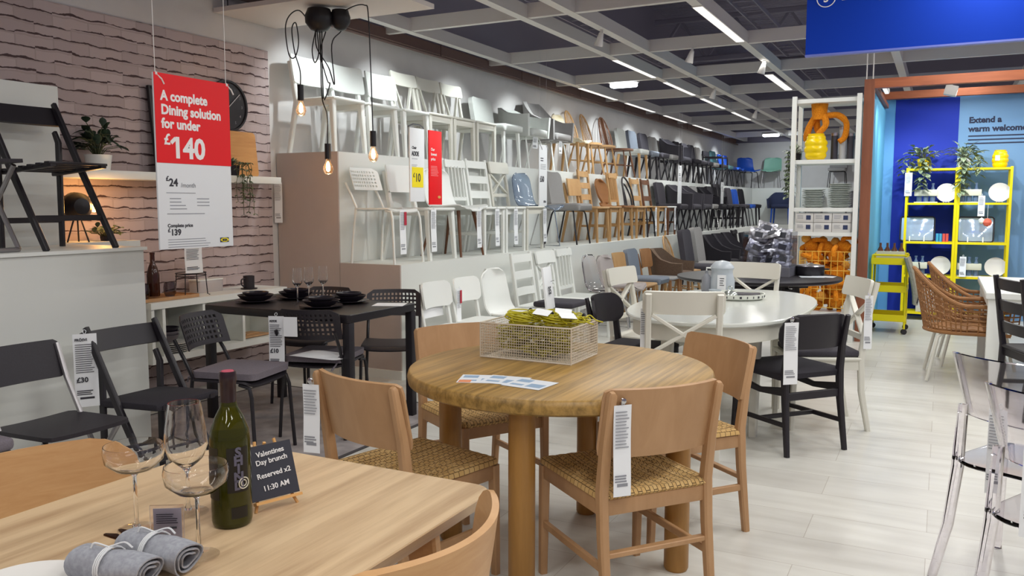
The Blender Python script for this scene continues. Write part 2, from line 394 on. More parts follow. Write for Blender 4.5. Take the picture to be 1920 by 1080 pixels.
for x0, y0, x1, y1, zz in ((-5, 8.3, 5, 8.6, 3.95), (-5, 12.3, 5, 12.2, 3.7), (-3.9, 5, -3.9, 20, 3.6), (-5, 14.6, 5, 14.4, 3.8)): c.tube([(x0, y0, zz), (x1, y1, zz)], .025, 6)
struct('trim_roof_pipes', c, mat('roof_pipe_grey', '#6a6672', .5))
# light strips in the rails
LEDM = mat('lit_strip', '#ffffff', .5, emit='#f3efea', es=.95)
def strip(x, y, ln, lab, w=.06):
    t = thing('ceiling_light_strip', lab, 'ceiling light', (x, y, 3.1), 0, 'light strips in the ceiling grid')
    MB().box((0, 0, -.004), (w + .02, ln + .02, .006)).build('frame', GRID, t)
    MB().box((0, 0, -.010), (w, ln, .006)).build('diffuser', LEDM, t)
strip(-1.95, 8.13, 1.7, 'bright light strip in the ceiling right of the middle, nearest to camera', .08)
strip(-2.1, 12.2, 1.6, 'bright light strip beyond it, above the white shelf rack', .1)
for k, y in enumerate((12.2, 14.2, 16.35, 18.45)):
    strip(-4.77, y, 1.5, 'thin light strip along the rail beside the wall, ' + ('nearest of four', 'second of four', 'third of four', 'farthest of four')[k])
for k, y in enumerate((10.2, 12.2, 14.2, 16.4)):
    strip(-3.5, y, 1.5, 'thin light strip in the second rail from the wall, ' + ('nearest of four', 'second of four', 'third of four', 'farthest of four')[k])
LEDB = mat('lit_tube', '#ffffff', .5, emit='#f2fbff', es=9)
for k, (x, y, l) in enumerate(((-4.05, 11.3, 'bright oblong emergency light above the middle of the display wall'), (-3.75, 20.9, 'bright oblong emergency light above the far corner'))):
    t = thing('ceiling_lamp', l, 'ceiling light', (x, y, 3.1), 0, 'oblong emergency lights')
    MB().box((0, 0, .02), (.42, .16, .05), bev=.02).build('housing', GRID, t)
    MB().box((0, 0, -.03), (.38, .13, .06), bev=.03, seg=3).build('diffuser', LEDB, t)
for k, (x, y, l) in enumerate(((-3.03, 7.8, 'white cone spotlight nearest the pendant lamps'), (-2.5, 9.15, 'white cone spotlight under the grid right of the middle'), (-3.03, 12.35, 'small white spotlight beyond the middle of the grid'), (-3.03, 15.4, 'small white cone spotlight far down the grid'), (-1.95, 10.3, 'white cone spotlight left of the blue hanging sign'))):
    t = thing('spotlight', l, 'spotlight', (x, y, 3.1), 0, 'spotlights on the ceiling grid')
    b = MB(); b.cone((0, 0, 0), (0, 0, -.05), .015, .015, 8); b.build('stem', GRID, t)
    b = MB(); b.cone((0, 0, -.03), (-.04, .015, -.15), .022, .046, 16); b.build('shade', GRID, t)
# display tiers
t = thing('display_tier', 'tall white display platform against the left wall carrying the top row of chairs', 'display platform')
slab(-5.08, -4.425, 5.5, 22.99, .0, 1.84).build('body', TIER, t)
slab(-5.08, -4.425, 5.485, 5.5, .07, 1.84).build('end_panel', TIEREND, t); slab(-5.08, -4.425, 5.46, 5.5, 0, .07).build('skirting', WHITE, t)
t = thing('display_tier', 'lower white display platform in front carrying the middle row of chairs', 'display platform')
slab(-4.42, -3.82, 5.5, 22.19, .0, .925).build('body', TIER, t)
slab(-4.42, -3.82, 5.485, 5.5, .07, .925).build('end_panel', TIEREND, t); slab(-4.42, -3.80, 5.46, 5.5, 0, .07).build('skirting', WHITE, t)
tag(slab(-4.42, -.6, 22.2, 22.99, 0, 1.84).build('display_tier', TIER), 'tall white display platform across the far wall', 'display platform')
tag(slab(-3.81, -.6, 21.55, 22.19, 0, .925).build('display_tier', TIER), 'lower white display platform across the far wall', 'display platform')
# plinth with the folding chairs
t = thing('display_plinth', 'white display plinth at the left with a folding chair standing on it', 'display platform')
slab(-5.07, -4.0, .6, 3.235, 0, 1.15).build('body', TIER, t); slab(-5.07, -3.985, .6, 3.25, 1.15, 1.168).build('top', WHITE, t); slab(-5.07, -4.75, 3.25, 3.82, 0, 1.168).build('rear_step', TIER, t)
tag(slab(-4.66, -4.64, 1.2, 3.21, 1.168, 2.09).build('backing_panel', TIER), 'white upright backing panel behind the folding chair on the plinth', 'display panel')
# canopy panel over the brick corner, on hooks
t = thing('ceiling_panel', 'white flat canopy panel hanging over the brick corner with pendant lamps', 'ceiling panel', (-4.29, 5.18, 2.88))
MB().box((0, 0, .02), (1.58, .68, .035)).build('panel', mat('canopy_white', '#d9d0ca', .6), t)
c = MB()
for x, y in ((-.7, .28), (.7, .28), (-.7, -.28), (.7, -.28)): c.tube([(x, y, .03), (x, y, .3)], .004, 6)
c.build('hanger', BLKM, t)
# grey rug
def rugm(): return noisy('rug_grey', '#8b8585', '#a39c9b', .95, 9, .1, 6)
t = thing('rug', 'flat woven grey rug under the black dining table', 'rug', (-3.78, 4.12, 0))
MB().box((0, 0, .004), (1.72, 1.5, .008)).build('pile', rugm(), t)
m = MB()
for s in (-1, 1): m.box((0, s*.745, .0045), (1.73, .018, .0095)); m.box((s*.86, 0, .0045), (.018, 1.5, .0095))
m.build('edging', mat('rug_edge', '#4a4647', .9), t)

# ------------------------------------------------------------------ chairs (front is +x, origin on the floor under the seat centre)
def leg(t, p0, p1, m, w=.034, d=.034, w1=None, d1=None, name='leg'): return MB().bar(p0, p1, w, d, w1, d1).build(name, m, t)
def rleg(t, pts, m, r=.011, k=0, name='leg', n=8): return MB().tube(pts, r, n, k=k).build(name, m, t)
def curved_back(t, m, x, z, w, h, bow, th=.014, r=.03, lean=.12, name='backrest', nu=14, nv=8, sag=0):
    """board bent round the sitter; x,z = centre of the board"""
    def f(u, v):
        y, q = rr_uv(u, v, w, h, r)
        s = (2*y/w)
        return (x + bow*s*s - lean*q, y, z + q - sag*(1-s*s)*(.5 - q/h))
    return MB().sheet(f, nu, nv, th).build(name, m, t, 50)
def seat_slab(t, m, z, d0, d1, wf, wb, th=.03, r=.04, bev=.008, name='seat', dish=0):
    o = [(d1, -wf/2+r), (d1, wf/2-r), (d1-r*.3, wf/2-r*.3), (d1-r, wf/2), (d0+r, wb/2), (d0+r*.3, wb/2-r*.3), (d0, wb/2-r), (d0, -wb/2+r), (d0+r*.3, -wb/2+r*.3), (d0+r, -wb/2), (d1-r, -wf/2), (d1-r*.3, -wf/2+r*.3)]
    return MB().prism(o, z-th, z, bev=bev).build(name, m, t)
def pad(t, m, z, d0, d1, w, th=.05, name='cushion', crown=.012, r=.05):
    def f(u, v):
        a, b = rr_uv(u, v, d1-d0, w, r); e = max(abs(a/((d1-d0)/2)), abs(b/(w/2)))
        return ((d0+d1)/2 + a, b, z - th/2 + crown*(1-e**4))
    def thf(u, v):
        a, b = rr_uv(u, v, d1-d0, w, r); e = max(abs(a/((d1-d0)/2)), abs(b/(w/2)))
        return th*(1 - .45*max(0, (e-.9)/.1)**2)
    return MB().sheet(f, 14, 14, thf).build(name, m, t, 60)
def chair(kind='chair', cat='chair'): return thing(kind, 'chair', cat)

def weave_mat():
    m = mat('paper_cord', '#cfa765', .8); N, L, P = nodes(m)
    tc = N.new('ShaderNodeTexCoord'); mp = N.new('ShaderNodeMapping'); mp.inputs['Scale'].default_value = (1, 1, 0)
    br = N.new('ShaderNodeTexBrick'); br.offset = .5
    br.inputs['Scale'].default_value = 1; br.inputs['Brick Width'].default_value = .026; br.inputs['Row Height'].default_value = .0155; br.inputs['Mortar Size'].default_value = .0017; br.inputs['Mortar Smooth'].default_value = .6
    br.inputs['Color1'].default_value = lin('#dab77c'); br.inputs['Color2'].default_value = lin('#cfa768'); br.inputs['Mortar'].default_value = lin('#6a5030')
    w = N.new('ShaderNodeTexWave'); w.inputs['Scale'].default_value = 95; w.bands_direction = 'X'
    bp = N.new('ShaderNodeBump'); bp.inputs['Strength'].default_value = .7; bp.inputs['Distance'].default_value = .004
    ad = N.new('ShaderNodeMath'); ad.operation = 'MULTIPLY_ADD'; ad.inputs[1].default_value = .25
    iv = N.new('ShaderNodeMath'); iv.operation = 'SUBTRACT'; iv.inputs[0].default_value = 1
    L.new(tc.outputs['Object'], mp.inputs[0]); L.new(mp.outputs[0], br.inputs['Vector']); L.new(mp.outputs[0], w.inputs['Vector'])
    L.new(br.outputs['Fac'], iv.inputs[1]); L.new(w.outputs['Fac'], ad.inputs[0]); L.new(iv.outputs[0], ad.inputs[2]); L.new(ad.outputs[0], bp.inputs['Height'])
    L.new(bp.outputs[0], P.inputs['Normal']); L.new(br.outputs['Color'], P.inputs['Base Color'])
    return m
def mk_cord():
    t = chair('dining_chair'); W = .46
    for s in (-1, 1):
        y = s*(W/2 - .022)
        MB().poly([(-.25, y, 0), (-.215, y, .30), (-.205, y, .46), (-.225, y, .62), (-.262, y, .795), (-.266, y, .806)], [.03, .038, .042, .038, .03, .016], [.03, .034, .036, .034, .03, .016]).build('leg', TAN, t)
        MB().bar((.225, y, .43), (.235, y, 0), .036, .036, .028, .028).build('leg', TAN, t)
        MB().box((.01, y, .405), (.43, .02, .055), bev=.004).build('apron', TAN, t)
        MB().bar((-.21, y, .20), (.225, y, .20), .018, .028).build('stretcher', TAN, t)
    MB().box((.222, 0, .405), (.022, .40, .055), bev=.004).build('apron', TAN, t)
    MB().box((-.205, 0, .405), (.022, .40, .055), bev=.004).build('apron', TAN, t)
    MB().bar((-.217, -.21, .245), (-.217, .21, .245), .028, .018).build('stretcher', TAN, t)
    curved_back(t, TAN, -.268, .695, .455, .235, .052, .014, .022, .20, nu=20, sag=-.0)
    def f(u, v):
        a, b = rr_uv(u, v, .455, .425, .02); e = max(abs(a)/.2275, abs(b)/.2125)
        k = math.sin(a*150)*math.sin(b*150 + (PI if int(a*48) % 2 else 0))
        return (.012 + a, b, .446 + .006*k*(1 if e < .93 else .2) - .012*(1-e*e) - (.012 if e > .99 else 0))
    MB().sheet(f, 44, 44, .026).build('seat', weave_mat(), t, 80)
    return t
def mk_ply():
    t = chair('dining_chair')
    for s in (-1, 1):
        leg(t, (.19, s*.18, .42), (.235, s*.215, 0), ASHPLY, .045, .03, .028, .024); leg(t, (-.17, s*.18, .42), (-.25, s*.21, 0), ASHPLY, .045, .03, .028, .024)
    def f(u, v):
        a, b = rr_uv(u, v, .44, .45, .06); return (a, b, .445 + .25*max(0, -a-.16)**1.4 - .01*(1-(2*b/.45)**2))
    MB().sheet(f, 14, 10, .014).build('seat', ASHPLY, t, 50)
    curved_back(t, ASHPLY, -.275, .70, .56, .27, .14, .014, .075, .16, nu=26, nv=12)
    for s in (-1, 1): MB().poly([(-.19, s*.1, .43), (-.235, s*.1, .5), (-.27, s*.1, .64)], .012, .05).build('back_support', ASHPLY, t)
    return t
def mk_foldwood(slats=True):
    t = chair('folding_chair')
    for s in (-1, 1):
        y = s*.20
        MB().poly([(-.225, y, .80), (-.20, y, .75), (.0, y, .40), (.245, y, 0)], [.03, .04, .042, .036], .022).build('leg', BLACK, t)
        MB().poly([(-.19, y*.86, .64), (-.16, y*.86, .58), (-.17, y*.86, 0)], [.03, .04, .034], .02).build('leg', BLACK, t)
        MB().bar((-.17, y*.72, .405), (.25, y*.72, .44), .03, .022).build('seat_rail', BLACK, t)
    def f(u, v):
        y, q = rr_uv(u, v, .46, .10, .012); return (-.220 - .018*(1-(y/.21)**2) - .45*q, y, .725 + q)
    MB().sheet(f, 14, 4, .016).build('backrest', BLACK, t, 50)
    m = MB(); m.lathe([(.012, -.002), (.012, .002)], 12); 
    if slats:
        o = m.build('handle_hole', WHITE, t); o.location = (-.262, 0, .725); o.rotation_euler = (0, PI/2 - .42, 0); o.scale = (.7, 1.5, 1)
        for k in range(6): MB().box((-.13 + k*.072, 0, .418 + .006*k), (.042, .335, .014), bev=.004).build('slat', BLACK, t)
    else:
        m.bm.free()
        MB().box((.035, 0, .435), (.42, .385, .035), (0, -.05, 0), bev=.012).build('seat', DARKF, t)
    MB().bar((.145, -.2, .165), (.145, .2, .165), .02, .03).build('stretcher', BLACK, t)
    MB().bar((-.165, -.17, .15), (-.165, .17, .15), .02, .03).build('stretcher', BLACK, t)
    return t
def mk_foldsteel():
    t = chair('folding_chair')
    for s in (-1, 1):
        y = s*.19
        rleg(t, [(-.26, y, .76), (-.20, y, .60), (.0, y, .25), (.145, y, .012)], STEEL, .012)
        rleg(t, [(.17, y*.9, .43), (-.0, y*.9, .215), (-.17, y*.9, .012)], STEEL, .012)
    rleg(t, [(.145, -.19, .012), (.16, -.15, .012), (.16, .15, .012), (.145, .19, .012)], STEEL, .012, name='floor_tube')
    rleg(t, [(-.17, -.171, .012), (-.17, .171, .012)], STEEL, .012, name='floor_tube')
    def f(u, v):
        y, q = rr_uv(u, v, .40, .17, .02); return (-.25 - .02*(1-(y/.2)**2) - .3*q, y, .69 + q)
    MB().sheet(f, 10, 6, .018).build('backrest', BLKPL, t, 50)
    def g(u, v):
        a, b = rr_uv(u, v, .42, .39, .03); return (.02 + a, b, .445 + .03*a - .006*(1-(b/.2)**2))
    MB().sheet(g, 8, 8, .018).build('seat', BLKPL, t, 50)
    return t
def mk_perf(mf, mp, cushion=None):
    """tube chair with a plastic seat and a back full of square holes"""
    t = chair('dining_chair')
    for s in (-1, 1):
        y = s*.185
        rleg(t, [(-.275, y*.98, .66), (-.215, y, .56), (-.165, y, .46), (-.19, y*1.08, .2), (-.205, y*1.12, 0)], mf, .0105)
        rleg(t, [(.12, y*.98, .432), (.185, y*1.04, .42), (.20, y*1.06, .37), (.222, y*1.12, 0)], mf, .0105)
    nu, nv = 12, 5; W, H = .385, .185; g = []
    us = [-.5]; vs = [-.5]
    m = MB(); bm = m.bm
    def pt(a, b):  # a across, b up, in metres
        k = max(0, b - (H/2-.045)); sh = 1 - (.045 - math.sqrt(max(.045**2-k*k, 0)))/ (W/2) if k > 0 else 1
        a *= sh; return Vector((-.265 + .06*(2*a/W)**2 - .32*b, a, .695 + b))
    xs = [-W/2]; step = (W-.06)/nu
    for i in range(nu): xs += [-W/2 + .03 + i*step + step*.22, -W/2 + .03 + (i+1)*step - step*.22]
    xs.append(W/2); ys = [-H/2]; st = (H-.04)/nv
    for j in range(nv): ys += [-H/2 + .02 + j*st + st*.22, -H/2 + .02 + (j+1)*st - st*.22]
    ys.append(H/2)
    F = [[bm.verts.new(pt(a, b) + V(.004, 0, 0)) for b in ys] for a in xs]; B = [[bm.verts.new(pt(a, b) - V(.004, 0, 0)) for b in ys] for a in xs]
    I, J = len(xs)-1, len(ys)-1
    hole = lambda i, j: 0 <= i < I and 0 <= j < J and i % 2 == 1 and j % 2 == 1
    for i in range(I):
        for j in range(J):
            if hole(i, j): continue
            bm.faces.new((F[i][j], F[i+1][j], F[i+1][j+1], F[i][j+1])); bm.faces.new((B[i][j], B[i][j+1], B[i+1][j+1], B[i+1][j]))
            for (a, b, c, d) in ((i, j, i+1, j), (i+1, j, i+1, j+1), (i+1, j+1, i, j+1), (i, j+1, i, j)):
                ni, nj = i + (a == c == i+1) - (a == c == i), j + (b == d == j+1) - (b == d == j)
                if hole(ni, nj) or not (0 <= ni < I and 0 <= nj < J):
                    bm.faces.new((F[a][b], B[a][b], B[c][d], F[c][d]))
    m.build('backrest', mp, t, 30)
    def f(u, v):
        a, b = rr_uv(u, v, .41, .40, .05); fall = max(0, a - .14)
        return (.012 + a - .3*fall, b, .448 - 5.0*fall*fall - .012*(1-(2*b/.4)**2) - .006*(a < -.19))
    MB().sheet(f, 18, 10, .012).build('seat', mp, t, 50)
    return t
def mk_cross(m=None, tall=.945):
    m = m or CREAM
    t = chair('cross_back_chair'); W = .42
    for s in (-1, 1):
        y = s*(W/2 - .022)
        MB().poly([(-.265, y, 0), (-.215, y, .25), (-.205, y, .46), (-.235, y, .70), (-.285, y, tall-.015)], [.03, .036, .04, .036, .03], .034).build('leg', m, t)
        leg(t, (.20, y, .44), (.205, y, 0), m, .04, .04, .028, .028)
        MB().box((0, y, .415), (.40, .02, .06)).build('apron', m, t)
    MB().box((.2, 0, .415), (.02, .36, .06)).build('apron', m, t)
    MB().box((-.2, 0, .415), (.02, .36, .06)).build('apron', m, t)
    seat_slab(t, m, .465, -.225, .235, .45, .42, .022, .03)
    curved_back(t, m, -.262, tall-.065, W+.015, .125, .028, .018, .02, .21, name='top_rail')
    for s in (-1, 1): MB().bar((-.222, -s*.17, .60), (-.258, s*.17, tall-.13), .018, .034, up=(1, 0, 0)).build('cross_brace', m, t)
    MB().box((-.222, 0, .585), (.02, .36, .035)).build('back_rail', m, t)
    return t
def mk_vback(m=None):
    m = m or CREAM
    t = chair('dining_chair'); W = .43
    for s in (-1, 1):
        y = s*(W/2-.02)
        leg(t, (.2, y, .44), (.21, y, 0), m, .045, .045, .032, .032); MB().poly([(-.26, y, 0), (-.2, y, .44), (-.26, y, .80)], [.032, .042, .03], .034).build('leg', m, t)
        MB().bar((-.215, s*.03, .47), (-.25, s*.15, .78), .018, .032, up=(1, 0, 0)).build('back_brace', m, t)
    MB().box((.0, 0, .41), (.43, .41, .06), bev=.004).build('apron', m, t)
    seat_slab(t, m, .465, -.225, .235, .46, .43, .024, .03)
    curved_back(t, m, -.275, .835, .45, .13, .04, .016, .02, .2, name='top_rail')
    return t
def mk_board(m, ms=None, h=.82, bh=.22, w=.46, legw=.04, r=.03, sled=None):
    """wooden chair with one wide curved back board"""
    t = chair('dining_chair'); ms = ms or m
    for s in (-1, 1):
        y = s*.19
        leg(t, (.19, y, .43), (.22, s*.205, 0), m, legw, legw, legw*.65, legw*.65)
        MB().poly([(-.27, s*.205, 0), (-.19, y, .43), (-.22, y, .6), (-.255, y, h-.06)], [legw*.65, legw, legw*.9, legw*.6], legw*.8).build('leg', m, t)
        MB().box((0, y, .41), (.36, .018, .045)).build('apron', m, t)
    seat_slab(t, ms, .455, -.215, .24, .45, .42, .026, .05)
    curved_back(t, m, -.25, h-bh/2, w, bh, .06, .014, r, .16)
    return t
def mk_bars(m, ms=None, h=.93, kind='slat', n=4, w=.42):
    t = chair('slat_back_chair' if kind == 'slat' else 'ladder_back_chair'); ms = ms or m
    for s in (-1, 1):
        y = s*(w/2-.02)
        MB().poly([(-.255, y, 0), (-.205, y, .3), (-.2, y, .46), (-.27, y, h)], [.03, .036, .038, .028], .034).build('leg', m, t)
        leg(t, (.2, y, .44), (.205, y, 0), m, .038, .038, .028, .028)
        MB().bar((-.21, y, .2), (.2, y, .2), .016, .028).build('stretcher', m, t)
    MB().box((0, 0, .41), (.40, .38, .055)).build('apron', m, t)
    seat_slab(t, ms, .46, -.215, .235, .44, .41, .024, .03)
    if kind == 'slat':
        curved_back(t, m, -.258, h-.045, w-.03, .075, .02, .018, .012, .16, name='top_rail')
        MB().box((-.213, 0, .54), (.02, w-.05, .035)).build('back_rail', m, t)
        for k in range(n): y = (k-(n-1)/2)*(w-.1)/n; MB().bar((-.213, y, .55), (-.252, y, h-.07), .012, .034, up=(1, 0, 0)).build('slat', m, t)
    else:
        for k in range(n):
            z = .585 + k*(h-.64)/(n-1); curved_back(t, m, -.21 - (z-.46)*.148, z, w-.04, .075, .018, .016, .012, .15, name='back_rail', nu=8, nv=4)
    return t
def mk_shell(m, ml=None, legs='tube', arms=0, h=.82, ms=None, w=.46):
    """one-piece bucket shell on four legs"""
    t = chair('shell_chair'); ml = ml or m
    prof = [(.24, .42), (.215, .448), (.12, .445), (-.02, .436), (-.13, .45), (-.195, .52), (-.225, .62), (-.255, .74), (-.27, h)]
    P = cat_rom([(a, 0, b) for a, b in prof], 3)
    def f(u, v):
        i = min(int(v*(len(P)-1)), len(P)-2); k = v*(len(P)-1) - i; p = P[i].lerp(P[i+1], k)
        s = u*2 - 1; q = (v - .5)*2
        ww = w*(1 - .10*max(0, q)**2) * (1 if abs(q) < .8 else math.sqrt(max(1 - ((abs(q)-.8)/.2)**2*.75, .02)))
        lift = (.03 + .13*arms*math.exp(-((v-.45)/.22)**2)) * abs(s)**2.6
        if v < .5: return (p.x, s*ww/2, p.z + lift)
        return (p.x + lift*1.2 + .05*s*s*(v-.5), s*ww/2, p.z + lift*.25*(1-v)*2)
    MB().sheet(f, 12, 26, .012 if not ms else .035).build('shell', m, t, 60)
    if ms: pad(t, ms, .475, -.17, .22, .40, .035, 'cushion')
    chair_legs(t, ml, legs, .42)
    return t
def chair_legs(t, ml, legs, z, sp=.19):
    if legs == 'sled':
        for s in (-1, 1):
            rleg(t, [(-.1, s*sp*.5, z), (-.06, s*sp, z), (-.19, s*sp*1.1, .012), (.19, s*sp*1.1, .012), (.13, s*sp, z), (.16, s*sp*.5, z)], ml, .008, name='sled_leg')
        return
    for s in (-1, 1):
        for a, b in ((.13, .2), (-.13, -.23)):
            if legs == 'tube': rleg(t, [(a*.6, s*sp*.6, z), (a, s*sp*.9, z-.01), (a*1.12, s*sp*.98, z-.05), (b, s*(sp+.02), 0)], ml, .0105)
            elif legs == 'cone': MB().cone((a, s*sp*.72, z+.005), (b, s*(sp+.02), 0), .018, .011, 10).build('leg', ml, t)
            else: leg(t, (a*1.35, s*sp*.95, z+.01), (b, s*(sp+.01), 0), ml, .042, .042, .026, .026)
    if legs == 'tube': rleg(t, [(-.13, -sp*.9, z-.01), (-.13, sp*.9, z-.01)], ml, .009, name='seat_frame')
def mk_pad(m, ml, legs='square', h=.86, w=.44, bw=None, th=.05, r=.07, tuft=None):
    """upholstered side chair"""
    t = chair('upholstered_chair'); bw = bw or w
    pad(t, m, .49, -.22, .235, w, .085, 'seat')
    hh = h - .46
    def f(u, v):
        y, q = rr_uv(u, v, bw, hh, r); s = 2*y/bw
        return (-.235 + .03*s*s - .17*q, y, .46 + hh/2 + q)
    MB().sheet(f, 12, 12, th).build('backrest', m, t, 60)
    if tuft:
        for a in (-.1, .1):
            for b in (.62, .74, .86): MB().lathe([(.011, -.004), (.008, .004), (.001, .006)], 8, M=Matrix.Rotation(PI/2, 4, 'Y'), c=(-.235 + .025 - .17*(b-.46-hh/2) + .03*(2*a/bw)**2, a, b)).build('button', tuft, t)
    chair_legs(t, ml, legs, .415)
    return t
def mk_tub(m, ml, legs='tube', h=.80, arm=.64, w=.56):
    """upholstered tub armchair with wrap-round back"""
    t = chair('tub_armchair')
    pad(t, m, .49, -.2, .25, w-.12, .09, 'seat')
    def f(u, v):
        a = (u-.5)*2; ang = a*PI*.62; c = math.cos(ang); top = arm + (h-arm)*max(0, min(1, (c+.15)/.9))**1.3
        R = w/2 - .01; ex = max(0, abs(a)-.72)*.55
        z = .40 + (top-.40)*v; o = 1 + .10*v
        return (-.02 - R*c*o*.9 + ex, R*math.sin(ang)*o if abs(a) < .8 else math.copysign(R*math.sin(PI*.62*.8)*o*1.03, a), z)
    MB().sheet(f, 28, 8, .045).build('backrest', m, t, 60)
    MB().prism(rrect(.44, w-.08, .1), .395, .42).build('seat_base', m, t)
    chair_legs(t, ml, legs, .40, .21)
    return t
def mk_windsor(m, h=.95, w=.44, n=6, splat=False, seatm=None):
    t = chair('spindle_back_chair')
    def f(u, v):
        a, b = rr_uv(u, v, .43, .44, .15); return (a, b, .452 - .014*(1-(a/.21)**2)*(1-(b/.22)**2))
    MB().sheet(f, 12, 12, .03).build('seat', seatm or m, t, 60)
    for s in (-1, 1):
        for a, b in ((.13, .21), (-.13, -.23)):
            MB().tube([(a, s*.15, .44), ((a+b)/2, s*.18, .22), (b, s*.21, 0)], [.012, .018, .016, .012], 8, k=4).build('leg', m, t)
        rleg(t, [(.17, s*.18, .2), (-.18, s*.18, .22)], m, .009, name='stretcher')
    rleg(t, [(0, -.18, .21), (0, .18, .21)], m, .009, name='stretcher')
    A = []
    for i in range(17):
        q = PI*i/16; A.append((-.19 - .13*math.sin(q), -math.cos(q)*w/2*(1 if 0 < i < 16 else .92), .46 + (h-.46)*math.sin(q)**.75))
    rleg(t, A, m, .012, name='bow')
    for k in range(n):
        y = (k-(n-1)/2)*(w-.07)/n; yt = y*1.05; s = math.sqrt(max(1-(2*yt/w)**2, 0))
        zt = .46 + (h-.46)*s**.75; xt = -.19 - .13*s
        if splat and k in (n//2-1, n//2):
            if k == n//2: MB().bar((-.18, 0, .45), (-.31, 0, h-.01), .012, .06, .012, .05, up=(1, 0, 0)).build('splat', m, t)
            continue
        rleg(t, [(-.175, y*.85, .45), (xt, yt, zt)], m, .006, name='spindle', n=6)
    return t
def mk_bent(m, ms):
    t = chair('bentwood_chair')
    MB().lathe([(.0, .44), (.2, .44), (.21, .45), (.205, .465), (.18, .462), (0, .455)], 24).build('seat', ms, t)
    for r, h, nm in ((.205, .90, 'back_hoop'), (.12, .80, 'inner_hoop')):
        A = [(-.15 - .11*math.sin(PI*i/14), -math.cos(PI*i/14)*r, .45 + (h-.45)*math.sin(PI*i/14)**.7) for i in range(15)]; rleg(t, A, m, .013, name=nm)
    for s in (-1, 1):
        rleg(t, [(.14, s*.12, .45), (.18, s*.16, .25), (.2, s*.185, 0)], m, .013, 4); rleg(t, [(-.15, s*.14, .45), (-.18, s*.16, .25), (-.24, s*.185, 0)], m, .013, 4)
    A = [(.165*math.cos(2*PI*i/16), .15*math.sin(2*PI*i/16), .26) for i in range(16)]
    MB().tube(A, .008, 8, True).build('leg_ring', m, t)
    return t
RATTAN = None
def mk_rattan(m, mr):
    t = chair('rattan_chair')
    prof = cat_rom([(.22, 0, .455), (.05, 0, .445), (-.12, 0, .452), (-.2, 0, .55), (-.24, 0, .70), (-.28, 0, .84)], 4)
    def f(u, v):
        i = min(int(v*(len(prof)-1)), len(prof)-2); p = prof[i].lerp(prof[i+1], v*(len(prof)-1)-i); s = u*2-1
        w = .44*(1 - .45*math.exp(-((v-.55)/.12)**2))*(1 if .08 < v < .85 else .97 if v <= .08 else math.sqrt(max(1-((v-.85)/.155)**2, .02)))
        return (p.x + (.05*s*s if v > .5 else 0), s*w/2, p.z + (0 if v > .5 else .012*s*s))
    MB().sheet(f, 12, 26, .02).build('woven_shell', mr, t, 60)
    chair_legs(t, m, 'square', .43)
    return t
def wicker_m(name='rattan_weave', a='#a9713c', b='#6d4422', sc=46):
    m = mat(name, a, .6); N, L, P = nodes(m)
    tc = N.new('ShaderNodeTexCoord'); w = N.new('ShaderNodeTexWave'); w.bands_direction = 'Z'; w.inputs['Scale'].default_value = sc; w.inputs['Distortion'].default_value = .6
    cr = N.new('ShaderNodeValToRGB'); cr.color_ramp.elements[0].color = lin(b); cr.color_ramp.elements[1].color = lin(a); cr.color_ramp.elements[0].position = .1; cr.color_ramp.elements[1].position = .5
    bp = N.new('ShaderNodeBump'); bp.inputs['Strength'].default_value = .6; bp.inputs['Distance'].default_value = .005
    L.new(tc.outputs['Object'], w.inputs['Vector']); L.new(w.outputs['Fac'], cr.inputs[0]); L.new(cr.outputs[0], P.inputs['Base Color']); L.new(w.outputs['Fac'], bp.inputs['Height']); L.new(bp.outputs[0], P.inputs['Normal'])
    return m
def mk_basket_chair(mr, ml):
    """open-weave wicker tub chair on a steel frame"""
    t = chair('wicker_chair')
    def pt(a, v):
        ang = a*PI*.66; c = math.cos(ang); top = .62 + .27*max(0, c)**1.6
        R = .27*(1 + .12*v); z = .40 + (top-.40)*v
        y = R*math.sin(ang) if abs(a) < .76 else math.copysign(R*math.sin(.76*PI*.66), a)
        x = -.02 - R*c*1.02 - .06*v*max(0, c) + max(0, abs(a)-.76)*.75
        return Vector((x, y, z))
    m = MB()
    for k in range(36): a = -1 + 2*k/35; m.tube([pt(a, v/5) for v in range(6)], .0055, 5)
    m.build('uprights', mr, t)
    m = MB()
    for v in (.15, .32, .49, .66, .83): m.tube([pt(-1 + 2*i/40, v) + V(0, 0, .004*(-1)**i) for i in range(41)], .0065, 5)
    m.build('weave_bands', mr, t)
    rleg(t, [pt(-1 + 2*i/40, 1) for i in range(41)], mr, .016, name='rim'); rleg(t, [pt(-1 + 2*i/40, 0) for i in range(41)], mr, .014, name='base_rim')
    MB().prism(rrect(.5, .5, .16), .40, .425).build('seat', mr, t)
    for s in (-1, 1):
        rleg(t, [(.05, s*.16, .395), (.16, s*.2, .395), (.20, s*.215, .36), (.27, s*.27, .008)], ml, .013); rleg(t, [(-.05, s*.16, .395), (-.16, s*.2, .395), (-.20, s*.215, .36), (-.27, s*.27, .008)], ml, .013)
    return t
